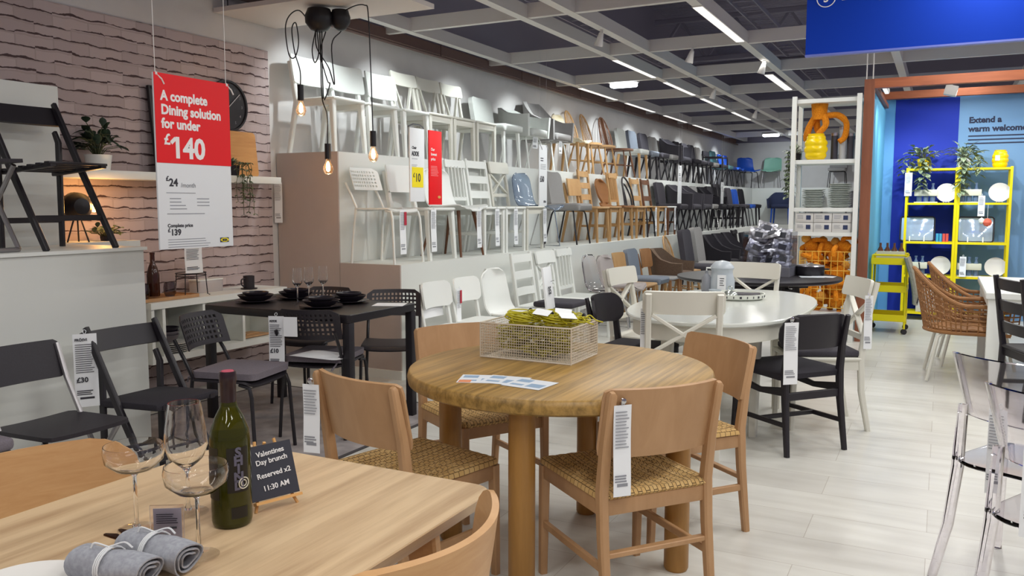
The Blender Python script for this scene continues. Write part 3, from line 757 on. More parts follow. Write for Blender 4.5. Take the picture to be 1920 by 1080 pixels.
def mk_blackcurve():
    """black chair, broad bent back, upholstered seat, H stretchers"""
    t = chair('dining_chair')
    for s in (-1, 1):
        y = s*.195
        MB().poly([(-.255, y*1.05, 0), (-.215, y, .3), (-.205, y, .46), (-.225, y*.97, .62), (-.27, y*.93, .785)], [.028, .038, .044, .038, .024], [.028, .034, .036, .034, .026]).build('leg', BLACK, t)
        MB().poly([(.215, y, .43), (.225, y, .2), (.235, y*1.03, 0)], [.042, .036, .026], .034).build('leg', BLACK, t)
        MB().poly([(-.205, y, .36), (0, y, .335), (.215, y, .36)], [.05, .032, .05], .02).build('side_rail', BLACK, t)
        MB().bar((-.22, y, .17), (.222, y, .16), .018, .026).build('stretcher', BLACK, t)
    MB().bar((-.21, -.19, .33), (-.21, .19, .33), .02, .045).build('back_rail', BLACK, t)
    MB().bar((.0, -.19, .165), (.0, .19, .165), .018, .026).build('stretcher', BLACK, t)
    def f(u, v):
        y, q = rr_uv(u, v, .46, .195, .085); s = 2*y/.46
        return (-.262 + .075*s*s - .15*q, y, .70 + q - .012*s*s)
    MB().sheet(f, 20, 10, .02).build('backrest', BLACK, t, 60)
    pad(t, DARKF, .47, -.205, .245, .45, .055, 'seat', .014)
    return t
def mk_ghost(m=PLEXI):
    """clear moulded chair with a curved low back"""
    t = chair('clear_plastic_chair')
    def f(u, v):
        a = (u-.5)*2; ang = a*PI*.46; R = .245 + .035*v
        return (-.0 - R*math.cos(ang)*(1 + .0*v) - .05*v + .05, R*math.sin(ang)*1.02, .62 + .24*v - .03*abs(a)**3)
    MB().sheet(f, 24, 6, .009).build('backrest', m, t, 60)
    MB().prism(rrect(.44, .44, .12), .44, .455, bev=.004).build('seat', m, t)
    for s in (-1, 1):
        MB().poly([(-.16, s*.19, .66), (-.175, s*.19, .5), (-.17, s*.195, .42), (-.20, s*.205, .2), (-.26, s*.225, 0)], [.035, .05, .055, .045, .03], .03, ch=.3).build('leg', m, t)
        MB().poly([(.17, s*.19, .44), (.19, s*.2, .2), (.225, s*.215, 0)], [.055, .04, .028], .03, ch=.3).build('leg', m, t)
    return t
def mk_lowarm(m, ml):
    """chair with a bar back rail and arms"""
    t = chair('armchair')
    MB().box((-.23, 0, .74), (.05, .56, .12), bev=.02).build('backrest', m, t)
    for s in (-1, 1):
        leg(t, (-.22, s*.25, .70), (-.24, s*.26, 0), ml, .03, .03); leg(t, (.22, s*.25, .64), (.23, s*.26, 0), ml, .03, .03); MB().box((0, s*.25, .65), (.46, .04, .03), bev=.01).build('armrest', m, t)
    pad(t, m, .48, -.22, .24, .48, .07, 'seat')
    return t
# ------------------------------------------------------------------ chairs on the display tiers
K = {
 'wboard': lambda: mk_board(WHITE, h=.83, bh=.24, w=.48, legw=.05, r=.02),
 'vback': lambda: mk_vback(), 'cross': lambda: mk_cross(WHITE), 'crossc': lambda: mk_cross(CREAM),
 'lgshell': lambda: mk_pad(LGREYF, WHITE, 'square', .82, .48), 'lgtub': lambda: mk_tub(LGREYF, WHITE, 'tube', .76, .66, .56), 'gtub': lambda: mk_tub(GREYF, WHITE, 'tube', .92, .66, .60),
 'creamshell': lambda: mk_shell(mat('cream_plastic', '#e4d9bd', .45), PINE, 'square', h=.84), 'spindle': lambda: mk_windsor(PINE, .95, .36, 6), 'bow': lambda: mk_windsor(WALNUT, .98, .50, 8, True),
 'lgpad': lambda: mk_pad(LGREYF, PINE, 'square', .85, .42), 'bgpad': lambda: mk_pad(BLUEGF, BLACK, 'square', .86, .44), 'dgpad': lambda: mk_pad(DGREYF, BLACK, 'cone', .86, .45), 'gpad': lambda: mk_pad(GREYF, BLKM, 'tube', .84, .42),
 'dgwide': lambda: mk_tub(DGREYF, BLKM, 'cone', .86, .70, .60), 'blkpad': lambda: mk_pad(DARKF, BLACK, 'square', .86, .43), 'lowarm': lambda: mk_lowarm(DARKF, BLACK),
 'blue': lambda: mk_shell(mat('blue_plastic', '#1f57c4', .4), BLKM, 'tube', h=.80), 'mint': lambda: mk_shell(MINT, STEEL, 'sled', h=.80), 'teal': lambda: mk_pad(noisy('teal_fabric', '#5f8f97', '#6d9ca4', .9, 260, .1), BLACK, 'tube', .84),
 'wperf': lambda: mk_perf(WHITE, WPLAS), 'wshellb': lambda: mk_shell(WPLAS, WALNUT, 'cone', h=.82, w=.5), 'wslat': lambda: mk_bars(WHITE, h=.93, n=5), 'wladder': lambda: mk_bars(WHITE, kind='ladder', n=3, h=.95, w=.44),
 'clear': lambda: mk_shell(PLEXIB, CHROME, 'sled', h=.84, w=.48), 'gpadb': lambda: mk_pad(GREYF, BLKM, 'tube', .88, .44, th=.07), 'plyboard': lambda: mk_board(PINE, h=.82, bh=.22, w=.42), 'pladder': lambda: mk_bars(PINE, kind='ladder', n=3, h=.95, w=.38),
 'rattan': lambda: mk_rattan(PINE, wicker_m()), 'pslat': lambda: mk_bars(PINE, h=.95, n=5, w=.38), 'bent': lambda: mk_bent(BLACK, PINE), 'pframe': lambda: mk_bars(PINE, h=.90, kind='ladder', n=2, w=.42),
 'bladder': lambda: mk_bars(WALNUT, WHITE, h=.90, kind='ladder', n=2, w=.42), 'dtub': lambda: mk_tub(DGREYF, BLKM, 'cone', .84, .68, .6), 'dtub2': lambda: mk_tub(DARKF, CHROME, 'tube', .84, .64, .56), 'bslat': lambda: mk_bars(BLACK, DARKF, h=.93, n=5),
 'bluepad': lambda: mk_pad(BLUEF, BLACK, 'tube', .84), 'navy': lambda: mk_tub(noisy('navy_fabric', '#2c3350', '#363d5a', .9, 260, .1), BLUEF, 'square', .8, .64), 'gshell': lambda: mk_shell(mat('grey_plastic', '#6f6d72', .5), BLKM, 'sled', h=.82),
 'wshell': lambda: mk_shell(WPLAS, WHITE, 'square', h=.84, w=.48), 'wslatp': lambda: mk_bars(WHITE, LGREYF, h=.95, n=4), 'beigesh': lambda: mk_shell(BEIGEF, CHROME, 'sled', h=.80, ms=BEIGEF), 'clearg': lambda: mk_shell(PLEXI, CHROME, 'tube', h=.84, w=.44),
 'brboard': lambda: mk_board(BROWNPLY, GREYF, h=.82, bh=.25, w=.42), 'brround': lambda: mk_tub(BROWNF, BROWNPLY, 'square', .80, .62, .56), 'palewind': lambda: mk_windsor(PINE, .95, .40, 6), 'hipad': lambda: mk_pad(DGREYF, BLACK, 'square', 1.02, .50, th=.08), 'tuft': lambda: mk_pad(GREYF, BLACK, 'square', 1.04, .50, th=.09, tuft=DGREYF),
 'darm': lambda: mk_tub(DARKF, BLACK, 'square', .90, .64, .62), 'wpaper': lambda: mk_board(WPLAS, h=.80, bh=.2, w=.42, legw=.036, r=.05), 'bgseat': lambda: mk_pad(BLUEGF, PINE, 'square', .84, .42),
}
UP = [(5.74, 'wboard', 'white wide-back chair on the top tier, at the end nearest the camera'), (6.23, 'wboard', 'white wide-back chair on the top tier, second from the near end'), (6.76, 'wboard', 'white wide-back chair on the top tier, third from the near end'),
 (7.2, 'vback', 'cream chair with V braces in its back on the top tier, nearest of three'), (7.66, 'vback', 'cream chair with V braces in its back on the top tier, middle of three'), (8.13, 'vback', 'cream chair with V braces in its back on the top tier, farthest of three'),
 (8.78, 'lgshell', 'pale grey upholstered chair beside the cream braced chairs on the top tier'), (9.46, 'lgtub', 'low pale grey tub armchair on the top tier beside the tall grey one'), (10.2, 'gtub', 'large grey wing-sided tub armchair on the top tier'),
 (10.98, 'creamshell', 'cream shell chair with wooden legs on the top tier'), (11.55, 'spindle', 'pale wooden spindle chair on the top tier beside the cream shell'), (12.12, 'spindle', 'pale wooden spindle chair on the top tier beside the dark bow-back'), (12.95, 'bow', 'large dark brown bow-back spindle chair on the top tier'),
 (13.62, 'lgpad', 'pale padded chair just beyond the dark bow-back on the top tier'), (14.19, 'bgpad', 'blue-grey padded chair on the top tier'), (14.81, 'dgpad', 'dark grey padded chair beyond the blue-grey one on the top tier'), (15.4, 'gpad', 'mid grey padded chair between dark ones on the top tier'), (16.2, 'dgwide', 'wide dark grey tub chair on the top tier'),
 (17.0, 'blkpad', 'black padded chair on the top tier right behind the wide grey tub'), (17.55, 'dgpad', 'dark grey padded chair on the top tier, between two black padded ones'), (18.1, 'blkpad', 'black padded chair on the top tier, second beyond the wide grey tub'), (18.65, 'gpad', 'mid grey padded chair next to the black bar-back armchair on the top tier'), (19.4, 'lowarm', 'black armchair with a bar back on the top tier'),
 (20.05, 'teal', 'teal padded chair at the far end of the top tier'), (20.65, 'blue', 'blue plastic chair far along the top tier, nearest of the blue ones'), (21.25, 'blue', 'blue plastic chair far along the top tier, second of the blue ones')]
for y, k, l in UP: put(k, K[k], (-4.71, y, 1.84), 0, l, 'chairs on the top display tier')
put('blue', K['blue'], (-4.55, 22.3, 1.84), -.9, 'blue plastic chair in the far corner of the top tier', 'chairs on the top display tier')
put('mint', K['mint'], (-4.02, 22.6, 1.84), -PI/2, 'mint green plastic chair on the top tier of the far wall', 'chairs on the top display tier')
put('gpad', K['gpad'], (-2.4, 22.6, 1.84), -PI/2, 'grey padded chair on the far wall tier behind the white shelf rack', 'chairs on the top display tier')
MID = [(5.70, 'wperf', 'white tube chair with a perforated back at the near end of the middle tier'), (6.22, 'wboard', 'white wide-back chair behind the two upright signs on the middle tier'), (6.78, 'wshellb', 'white shell chair with dark wooden legs on the middle tier'), (7.19, 'wslat', 'white slat-back chair on the middle tier beside the white shell'),
 (7.65, 'wladder', 'white ladder-back chair on the middle tier'), (8.11, 'crossc', 'cream cross-back chair on the middle tier'), (8.60, 'clear', 'clear bluish plastic chair on chrome runners on the middle tier'), (9.51, 'gpadb', 'grey padded chair on black tube legs on the middle tier'), (10.12, 'plyboard', 'wooden chair with one wide back board on the middle tier'),
 (10.58, 'pladder', 'pale pine ladder-back chair on the middle tier'), (11.12, 'rattan', 'woven rattan chair with a waisted back on the middle tier'), (11.66, 'pslat', 'pine slat-back chair on the middle tier beside the rattan chair'), (12.2, 'bent', 'black bentwood hoop-back chair on the middle tier'), (12.7, 'pframe', 'pale wooden chair behind the black hoop-back on the middle tier'),
 (13.22, 'bladder', 'dark brown ladder-back chair with a white seat on the middle tier'), (13.9, 'dgpad', 'dark grey padded chair beside the brown ladder-back on the middle tier'), (14.7, 'dtub', 'dark grey tub armchair on the middle tier behind the tall hanging sign'), (15.45, 'dtub', 'dark grey tub armchair on the middle tier, second of the two'), (16.1, 'gpad', 'mid grey padded chair far along the middle tier'),
 (16.7, 'dtub2', 'black tub chair on chrome tube legs on the middle tier'), (17.3, 'blkpad', 'black padded chair on the middle tier beside the black slat-backs'), (17.9, 'bslat', 'black slat-back chair on the middle tier, nearest of two'), (18.45, 'bslat', 'black slat-back chair on the middle tier, farthest of two'), (19.05, 'dgpad', 'dark grey padded chair beyond the black slat-backs on the middle tier'), (19.7, 'bluepad', 'blue padded chair far along the middle tier'), (20.4, 'blkpad', 'black padded chair at the far end of the middle tier')]
for y, k, l in MID: put(k, K[k], (-4.10, y, .925), 0, l, 'chairs on the middle display tier')
put('navy', K['navy'], (-3.62, 21.88, .925), -PI/2, 'navy tub chair with blue legs on the far wall middle tier', 'chairs on the middle display tier')
put('gshell', K['gshell'], (-2.85, 21.88, .925), -PI/2, 'grey shell chair on the far wall middle tier, left of the white rack', 'chairs on the middle display tier')
put('gshell', K['gshell'], (-1.9, 21.88, .925), -PI/2, 'grey shell chair on the far wall middle tier, behind the white rack', 'chairs on the middle display tier')
BOT = [(5.53, 'wpaper', 'white chair with paper draped on its back, nearest in the bottom row'), (6.0, 'wpaper', 'plain white chair second in the bottom row, with a red tag'), (6.48, 'wshell', 'white one-piece shell chair in the bottom row'), (7.14, 'wladder', 'white ladder-back chair behind the standing price board in the bottom row'),
 (7.63, 'cross', 'white cross-back chair in the bottom row'), (8.1, 'wslatp', 'white slat-back chair with a pale seat pad in the bottom row'), (8.74, 'clearg', 'clear plastic chair in the bottom row'), (9.23, 'beigesh', 'beige grey padded shell chair in the bottom row'), (9.7, 'plyboard', 'wooden chair with one wide back board in the bottom row'),
 (10.22, 'bgseat', 'blue-grey padded chair in the bottom row'), (10.76, 'brboard', 'brown ply-back chair with a grey seat in the bottom row'), (11.3, 'brround', 'brown woven tub chair in the bottom row'), (11.95, 'palewind', 'pale wooden spindle chair in the bottom row'), (12.75, 'hipad', 'tall dark grey padded chair in the bottom row'),
 (13.42, 'tuft', 'tall grey chair with a buttoned back in the bottom row'), (14.2, 'darm', 'black padded armchair in the bottom row, nearest of three'), (14.9, 'darm', 'black padded armchair in the bottom row, middle of three'), (15.6, 'darm', 'black padded armchair in the bottom row, farthest of three'), (16.3, 'bslat', 'black slat-back chair in the bottom row behind the bin of silver packets'), (16.95, 'blkpad', 'black padded chair at the far end of the bottom row'), (17.6, 'dtub2', 'black tub chair on chrome legs ending the bottom row')]
for y, k, l in BOT: put(k, K[k], (-3.31, y, 0), 0, l, 'chairs in the bottom row along the display wall')

# ------------------------------------------------------------------ price tags and signs (local: x right, z up, facing -y)
def price_tag(label, loc, rz, h=.30, w=.078, price=None, word=None, group='price tags hanging from chairs', tilt=0, lo=True, red=False, clear=True):
    t = thing('price_tag', label, 'price tag', loc, rz, group); t.rotation_euler = (tilt, 0, rz)
    m = MB(); m.tube([(0, .006, .012), (.008, .0, .004), (0, -.002, -.008), (-.008, 0, .004)], .0016, 5, True, k=3); m.build('loop', mat('tag_loop', '#dfe3e6', .3), t)
    MB().sheet(lambda u, v: ((u-.5)*w, .003*math.sin(v*5), -.008 - h*v), 2, 10, .0012).build('card', PAPER, t)
    m = MB(); top = -.03
    if word: text(word, .017, (-w*.42, -.0036, top - .012), INK, t, bold=.0006); top -= .03
    lines(m, -w*.42, w*.38, top, max(3, int(h*.42/.0105)), .0105, -.0028, .26)
    if price: text(price, .034, (-w*.42, -.0042, -h*.68), INK, t, bold=.001)
    lines(m, -w*.42, w*.3, -h*.80, 3, .009, -.004, .5)
    if lo: m.box((0, -.0045, -h*.90), (w*.6, .0012, .010)); 
    m.build('print', INKG if lo and not price else INK, t)
    if red: MB().box((w*.36, -.004, -h*.22), (w*.4, .0015, h*.3)).build('red_sticker', mat('sticker_red', '#b0283c', .5), t)
    return t
# tags on the middle tier, hanging from seat fronts
for y, x, l, kw in ((5.62, -3.86, 'white price tag with red sticker hanging from the perforated white chair', dict(red=True)), (6.05, -3.86, 'white price tag hanging below the two upright signs', {}), (6.84, -3.86, 'white price tag hanging under the white shell chair', {}), (7.2, -3.86, 'white price tag hanging from the white slat-back chair', {}), (7.60, -3.86, 'white price tag hanging from the white ladder-back chair', {}),
                    (8.3, -3.86, 'white price tag hanging from the cream cross-back chair', {}), (12.35, -3.86, 'white price tag hanging from the black hoop-back chair', {}), (12.85, -3.86, 'white price tag hanging behind the black hoop-back chair', {}), (13.3, -3.86, 'white price tag hanging from the brown ladder-back chair', {})):
    price_tag(l, (x - (.02 if 'perforated' in l or 'hoop' in l else .0), y, 1.372), PI/2, .36, .085, group='price tags on the middle tier', **kw)
price_tag('long white price strip fixed on the beige end panel beside the brick', (-5.03, 5.44, 1.60), .3, .34, .07, group='price tags on the middle tier')
price_tag('small white price tag swinging under the pale grey tub on the top tier', (-4.50, 9.40, 2.245), PI/2 - .1, .14, .12, tilt=.1, group='small tags on the top tier', lo=False)
price_tag('small white price tag under the big grey wing-sided armchair', (-4.50, 10.15, 2.245), PI/2, .16, .09, group='small tags on the top tier', lo=False)
def board_sign(label, cat, loc, rz, w, h, m=PAPER, th=.012, group=None):
    t = thing('hanging_sign', label, cat, loc, rz, group)
    MB().box((0, 0, -h/2), (w, th, h), bev=.002).build('board', m, t)
    return t
def strings(t, xs, z1, th=.0022, m=None):
    m = m or mat('string', '#e9e4df', .6)
    for x in xs:
        b = MB(); b.tube([(x, 0, -.02), (x*1.02, 0, z1)], th, 6); b.lathe([(.001, -.012), (.009, -.004), (.008, .006), (.001, .012)], 8, c=(x, -.004, -.006)); b.tube([(x, -.004, -.006), (x + .03, -.01, -.03), (x + .045, -.01, -.055)], .004, 5); b.build('string', m, t)
def logo(t, x, z, w, y=-.009, mo=None):
    MB().box((x, y, z), (w, .002, w*.42)).build('logo_plate', mat('logo_navy', '#2a3550', .5), t)
    b = MB(); b.lathe([(w*.47, -.001), (w*.47, .001)], 24, M=Matrix.Diagonal((1, .40, 1, 1)))
    o = b.build('logo_oval', YEL, t); o.location = (x, y-.0016, z); o.rotation_euler = (PI/2, 0, 0)
    text('IKEA', w*.27, (x, y-.0034, z - w*.095), mat('logo_navy', '#2a3550', .5), t, bold=w*.014, align='CENTER')
# the big red and white hanging sign
t = board_sign('red and white sign on two strings offering a complete dining solution', 'hanging sign', (-3.6, 3.262, 2.075), PI/2, .503, .905)
MB().box((0, -.0075, -.228), (.503, .002, .456)).build('red_panel', RED, t)
WT = mat('sign_white_ink', '#f8f4f2', .5)
for s, z in (('A complete', -.135), ('Dining solution', -.206), ('for under', -.276)): text(s, .07, (-.215, -.0092, z), WT, t, bold=.0026, sx=.93)
text('£', .078, (-.205, -.0092, -.36), WT, t, bold=.002); text('140', .15, (-.155, -.0092, -.425), WT, t, bold=.005, sx=.98); b = MB(); b.bar((-.130, -.0095, -.326), (-.160, -.0095, -.352), .02, .002, up=(0, 1, 0)); b.build('figure_flag', WT, t)
text('£', .035, (-.2, -.0072, -.548), INK, t, bold=.001); text('24', .056, (-.18, -.0072, -.575), INK, t, bold=.0016); text('/month', .034, (-.105, -.0072, -.58), INKG, t)
b = MB(); lines(b, -.2, .05, -.61, 1, .01, -.0068, .3); lines(b, -.18, -.06, -.64, 4, .018, -.0068, .22, .4); lines(b, .0, .09, -.64, 3, .018, -.0068, .22, .3); lines(b, -.2, .05, -.72, 1, .012, -.0068, .3, 0); lines(b, -.2, .12, -.855, 4, .013, -.0068, .22, .25); b.build('small_print', INKG, t)
text('Complete price', .026, (-.2, -.0072, -.79), INK, t, bold=.0006); text('£', .03, (-.2, -.0072, -.815), INK, t, bold=.0008); text('139', .045, (-.182, -.0072, -.832), INK, t, bold=.0014)
logo(t, .185, -.868, .062, -.0072)
strings(t, (-.235, .238), 1.1)
# upright signs on the middle tier
t = board_sign('tall white sign with a yellow ten pound label standing on the middle tier', 'price sign', (-3.88, 5.83, 2.03), PI/2, .215, .60)
text('Chair', .03, (-.08, -.008, -.17), INK, t, bold=.0006); text('ADDE', .05, (-.085, -.008, -.225), INK, t, bold=.0014, sx=.8)
MB().box((0, -.0075, -.40), (.165, .003, .165)).build('price_label', YEL, t)
text('£', .05, (-.07, -.0095, -.40), INK, t, bold=.001); text('10', .095, (-.04, -.0095, -.435), INK, t, bold=.002, sx=.85)
b = MB(); lines(b, -.08, .02, -.25, 1, .012, -.0066); lines(b, -.085, .0, -.30, 2, .01, -.0066); b.build('small_print', INKG, t); b = MB(); b.tube([(-.12, 0, .006), (-.05, 0, .03), (.05, 0, .03), (.11, 0, .006)], .006, 6); b.build('clip_rail', STEEL, t)
t = board_sign('tall narrow red sign about low prices standing on the middle tier', 'price sign', (-3.88, 6.11, 2.03), PI/2, .20, .625, RED)
for i, s in enumerate(('Our', 'lowest', 'price')): text(s, .034, (-.075, -.008, -.17 - .04*i), WT, t, bold=.0006)
b = MB(); lines(b, -.075, .05, -.30, 7, .013, -.0066, .28); b.build('small_print', mat('pale_red', '#f3a4a4', .5), t)
b = MB(); b.lathe([(.024, -.001), (.024, .001)], 20, M=Matrix.Diagonal((1, .5, 1, 1))); o = b.build('oval_logo', mat('logo_gold', '#d9a55a', .5), t); o.location = (.05, -.0085, -.56); o.rotation_euler = (PI/2, 0, 0)
def tall_sign(label, y, price, z=2.05, h=.66, w=.20, x=-3.88, zs=1.0):
    t = board_sign(label, 'price sign', (x, y, z), PI/2, w, h, group='tall white price signs hung over the middle tier')
    b = MB(); lines(b, -w*.35, w*.1, -h*.22, 2, .025, -.0066, .4); lines(b, -w*.35, w*.35, -h*.32, 4, .016, -.0066, .2, .1); b.build('small_print', INK, t)
    if price: text(price, .085, (-w*.42, -.0072, -h*.60), INK, t, bold=.003, sx=.8); text('IKEA', .03, (w*.05, -.0072, -h*.94), INK, t, bold=.001)
    strings(t, (-w*.4, w*.4), zs, .0008, mat('thin_wire', '#bdbcc0', .5))
tall_sign('tall white sixty pound sign hanging beside the clear bluish chair', 8.28, '£60')
tall_sign('tall white sign hanging beside the dark padded chairs beyond the brown ladder-back', 13.6, None, 2.05, .62)
tall_sign('tall white sign hanging far along the middle tier among black chairs', 16.6, None, 1.85, .42)
t = thing('standing_sign', 'white thirty-five pound price board standing on the white shell chair seat', 'price sign', (-3.12, 6.78, .47), PI/2 + .12)
b = MB(); b.box((0, 0, .19), (.23, .02, .38), (-.12, 0, 0), bev=.003); b.build('board', PAPER, t)
text('35', .095, (-.06, -.028, .14), INK, t, bold=.003, rot=(PI/2 - .12, 0, 0), sx=.8)
b = MB(); b.box((.01, -.037, .255), (.1, .002, .004)); b.box((.01, -.0, .03), (.16, .03, .02)); b.build('foot', INK, t)
tag(MB().box((0, 0, .024), (.40, .40, .048), bev=.016, seg=3).build('seat_cushion', DGREYF, loc=(-3.14, 7.12, .465)), 'flat dark grey square cushion lying on the white ladder-back seat', 'cushion')
m = MB()
m.sheet(lambda u, v: (-.012 - .036*math.sin(v*PI) * (1 if v < .5 else .6) + (.02 if v < .5 else .03), (u-.5)*.28, (.30*(v*2) if v < .5 else .30*(2-v*2)*.9) ), 4, 16, .002)
tag(m.build('paper_sheet', PAPER, loc=(-3.57, 5.56, .52)), 'white paper sheets draped over the back of the nearest bottom-row chair', 'paper')
price_tag('white tag with a red strip hanging on the second bottom-row chair', (-3.50, 5.86, .73), PI/2, .36, .07, red=True, group='tags in the bottom row')
# blue overhead sign
t = thing('overhead_sign', 'large blue overhead department sign hanging from the ceiling at the top right', 'hanging sign', (0, 6.0, 2.39))
MB().box((.22, 0, .40), (2.17, .05, .80)).build('board', BLUE, t)
MB().box((.22, 0, .004), (2.175, .054, .012)).build('bottom_edge', mat('sign_edge', '#6b78c8', .4), t)
b = MB(); b.tube([(-.745 + .058*math.cos(2*PI*i/32), -.027, .368 + .058*math.sin(2*PI*i/32)) for i in range(32)], .003, 6, True); b.build('number_ring', WT, t)
text('3', .075, (-.745, -.0268, .342), WT, t, bold=.0012, align='CENTER'); text('Dining', .10, (-.655, -.0268, .343), WT, t, bold=.0008)
b = MB()
for x in (-.72, 1.15): b.tube([(x, 0, .8), (x, 0, 1.6)], .004, 6)
b.build('hanging_wire', BLKM, t)

# ------------------------------------------------------------------ brick corner: shelf, clock, plants, bench
t = thing('wall_shelf', 'long white wall shelf on the whitewashed brick wall', 'shelf', (-4.955, 3.7, 1.60))
MB().box((0, 0, 0), (.24, 3.14, .055), bev=.003).build('board', WHITE, t)
t = thing('wall_clock', 'round black wall clock on the brick, partly behind the red sign', 'clock', (-5.07, 4.93, 2.18), PI/2)
b = MB(); b.lathe([(0, 0), (.2, 0), (.2, .03), (.185, .03), (.18, .018), (0, .018)], 40, M=Matrix.Rotation(PI/2, 4, 'X')); b.build('case', BLKM, t)
for i in range(12): a = i*PI/6; text(str(i or 12), .03, (.145*math.sin(a), -.0195, .145*math.cos(a) - .01), mat('clock_ink', '#8d8a90', .6), t, name='numeral', align='CENTER')
b = MB(); b.bar((-.01, -.024, -.02), (.12, -.024, .1), .006, .003, up=(0, 1, 0)); b.bar((0, -.022, 0), (-.05, -.022, .09), .008, .003, up=(0, 1, 0)); b.build('hand', mat('clock_hand', '#c9c6c8', .4), t)
t = thing('picture_frame', 'black picture frame leaning on the brick wall behind the red sign', 'picture frame', (-4.98, 4.43, 1.628), PI/2); t.rotation_euler = (-.10, 0, PI/2)
b = MB()
for a in (-.25, .25): b.box((a, 0, .31), (.025, .025, .62))
for a in (.0125, .6075): b.box((0, 0, a), (.5, .025, .025))
b.build('frame', BLKM, t); MB().box((0, .004, .31), (.48, .006, .6)).build('print', mat('poster_grey', '#8a8187', .5), t)
def leaf_mb(mb, p, d, L, w, droop=.25):
    d = Vector(d).normalized(); s = d.cross(V(0, 0, 1)); s = s.normalized() if s.length > .01 else V(1, 0, 0); n = s.cross(d)
    P = Vector(p); r = []
    for k, ww in ((0, .08), (.2, .7), (.45, 1), (.75, .7), (1, .04)):
        c = P + d*L*k - V(0, 0, 1)*droop*L*k*k; r.append((c + s*w*ww/2 + n*.15*w*ww, c - n*.0, c - s*w*ww/2 + n*.15*w*ww))
    vs = [[mb.bm.verts.new(q) for q in a] for a in r]
    for a, b in zip(vs, vs[1:]):
        for j in (0, 1): mb.bm.faces.new((a[j], a[j+1], b[j+1], b[j]))
LEAFD = noisy('dark_leaf', '#27382a', '#3a4b38', .5, 30, .05); LEAFG = noisy('grey_green_leaf', '#4f6149', '#7c8a6c', .55, 40, .05); LEAFV = noisy('variegated_leaf', '#2e4434', '#a9b894', .45, 55, .05)
STEM = mat('stem', '#4d5236', .7)
def bush(t, r, h, n, L, w, m, z0, seed, name='leaves'):
    R = random.Random(seed); lb = MB(); sb = MB()
    for i in range(n):
        a = R.random()*2*PI; e = R.random(); d = V(math.cos(a)*r*(.3+.7*e), math.sin(a)*r*(.3+.7*e), h*(1-.6*e*e)*(.5+.5*R.random()))
        p = V(0, 0, z0) + d*(.55 + .45*R.random()); sb.tube([(0, 0, z0-.02), V(0, 0, z0) + V(d.x*.4, d.y*.4, d.z*.7), p], .003, 4)
        leaf_mb(lb, p, V(d.x + R.uniform(-.1, .1), d.y + R.uniform(-.1, .1), R.uniform(-.02, .12)), L*R.uniform(.7, 1.2), w*R.uniform(.8, 1.1))
    sb.build('stem', STEM, t); lb.build(name, m, t, 80)
t = thing('potted_plant', 'dark leafy plant in a white pot on the wall shelf', 'potted plant', (-4.93, 3.67, 1.6275))
MB().lathe([(0, 0), (.07, 0), (.085, .10), (.078, .10), (.07, .085), (0, .085)], 24).build('pot', WPLAS, t); bush(t, .15, .24, 60, .085, .055, LEAFD, .09, 3)
def trail(t, p, n, length, spread, m, seed, L=.035, w=.022, out=(1, 0)):
    R = random.Random(seed); lb = MB(); sb = MB()
    for i in range(n):
        o = V(p[0], p[1], p[2]) + V(out[0]*R.uniform(0, .05), R.uniform(-spread, spread), 0) if out[0] else V(p[0] + R.uniform(-spread, spread), p[1], p[2])
        q = [o]; ln = length*R.uniform(.5, 1); o2 = o + V(out[0]*.05, out[1]*.05, .03); q.append(o2)
        N = max(3, int(ln/.045))
        for k in range(N): o2 = o2 + V(R.uniform(-.012, .012), R.uniform(-.012, .012), -ln/N); q.append(o2)
        sb.tube(q, .0025, 4)
        for c in q[1:]:
            for s in (0, 1): a = R.random()*2*PI; leaf_mb(lb, c, (math.cos(a), math.sin(a), -.3), L*R.uniform(.7, 1.2), w)
    sb.build('stem', STEM, t); lb.build('leaves', m, t, 80)
t = thing('trailing_plant', 'thin trailing plant hanging from the right end of the wall shelf', 'trailing plant', (-4.90, 4.80, 1.6275))
MB().lathe([(0, 0), (.05, 0), (.06, .08), (.054, .08), (0, .07)], 18).build('pot', DARKF, t); trail(t, (.03, 0, .07), 9, .42, .10, LEAFG, 5, .03, .018)
bush(t, .09, .06, 18, .04, .025, LEAFG, .08, 8, 'crown_leaves')
t = thing('cutting_board', 'pale wooden chopping board leaning on the brick at the shelf end', 'chopping board', (-5.0, 5.04, 1.628), PI/2); t.rotation_euler = (-.1, 0, PI/2)
MB().prism(rrect(.29, .36, .03), 0, .02, Matrix.Translation((0, .01, .18)) @ Matrix.Rotation(PI/2, 4, 'X'), bev=.004).build('board', wood('board_wood', '#b9824a', '#cc9a5e', .5), t)
t = thing('table_lamp', 'small black globe lamp glowing orange behind the folding chair on the plinth', 'lamp', (-4.86, 3.45, 1.168))
def lampth():
    b = MB()
    for a in range(3): q = a*2*PI/3 + .4; b.tube([(.07*math.cos(q), .07*math.sin(q), 0), (.015*math.cos(q), .015*math.sin(q), .17)], .005, 6)
    b.build('tripod', BLKM, t)
    b = MB(); b.lathe([(.001, -.085), (.05, -.075), (.085, -.03), (.09, .02), (.07, .06), (.066, .06), (.084, .018), (.08, -.028), (.046, -.07), (.001, -.079)], 24, M=Matrix.Rotation(PI/2 - .2, 4, 'Z') @ Matrix.Rotation(-PI/2, 4, 'X')); o = b.build('shade', BLKM, t); o.location = (0, 0, .225)
    b = MB(); b.lathe([(.001, -.028), (.02, -.02), (.028, 0), (.02, .02), (.001, .028)], 16); o = b.build('bulb', mat('lamp_bulb_lit', '#ffdca0', .4, emit='#ffb050', es=25), t); o.location = (-.02, .135, .215)
    b = MB(); b.cone((0, .05, .225), (-.016, .11, .218), .014, .014, 10); b.build('socket', BLKM, t)
lampth()
lamp('lamp_glow', 'POINT', (-4.80, 3.60, 1.40), 4.0, (1.0, .50, .16), shadow_soft_size=.03)
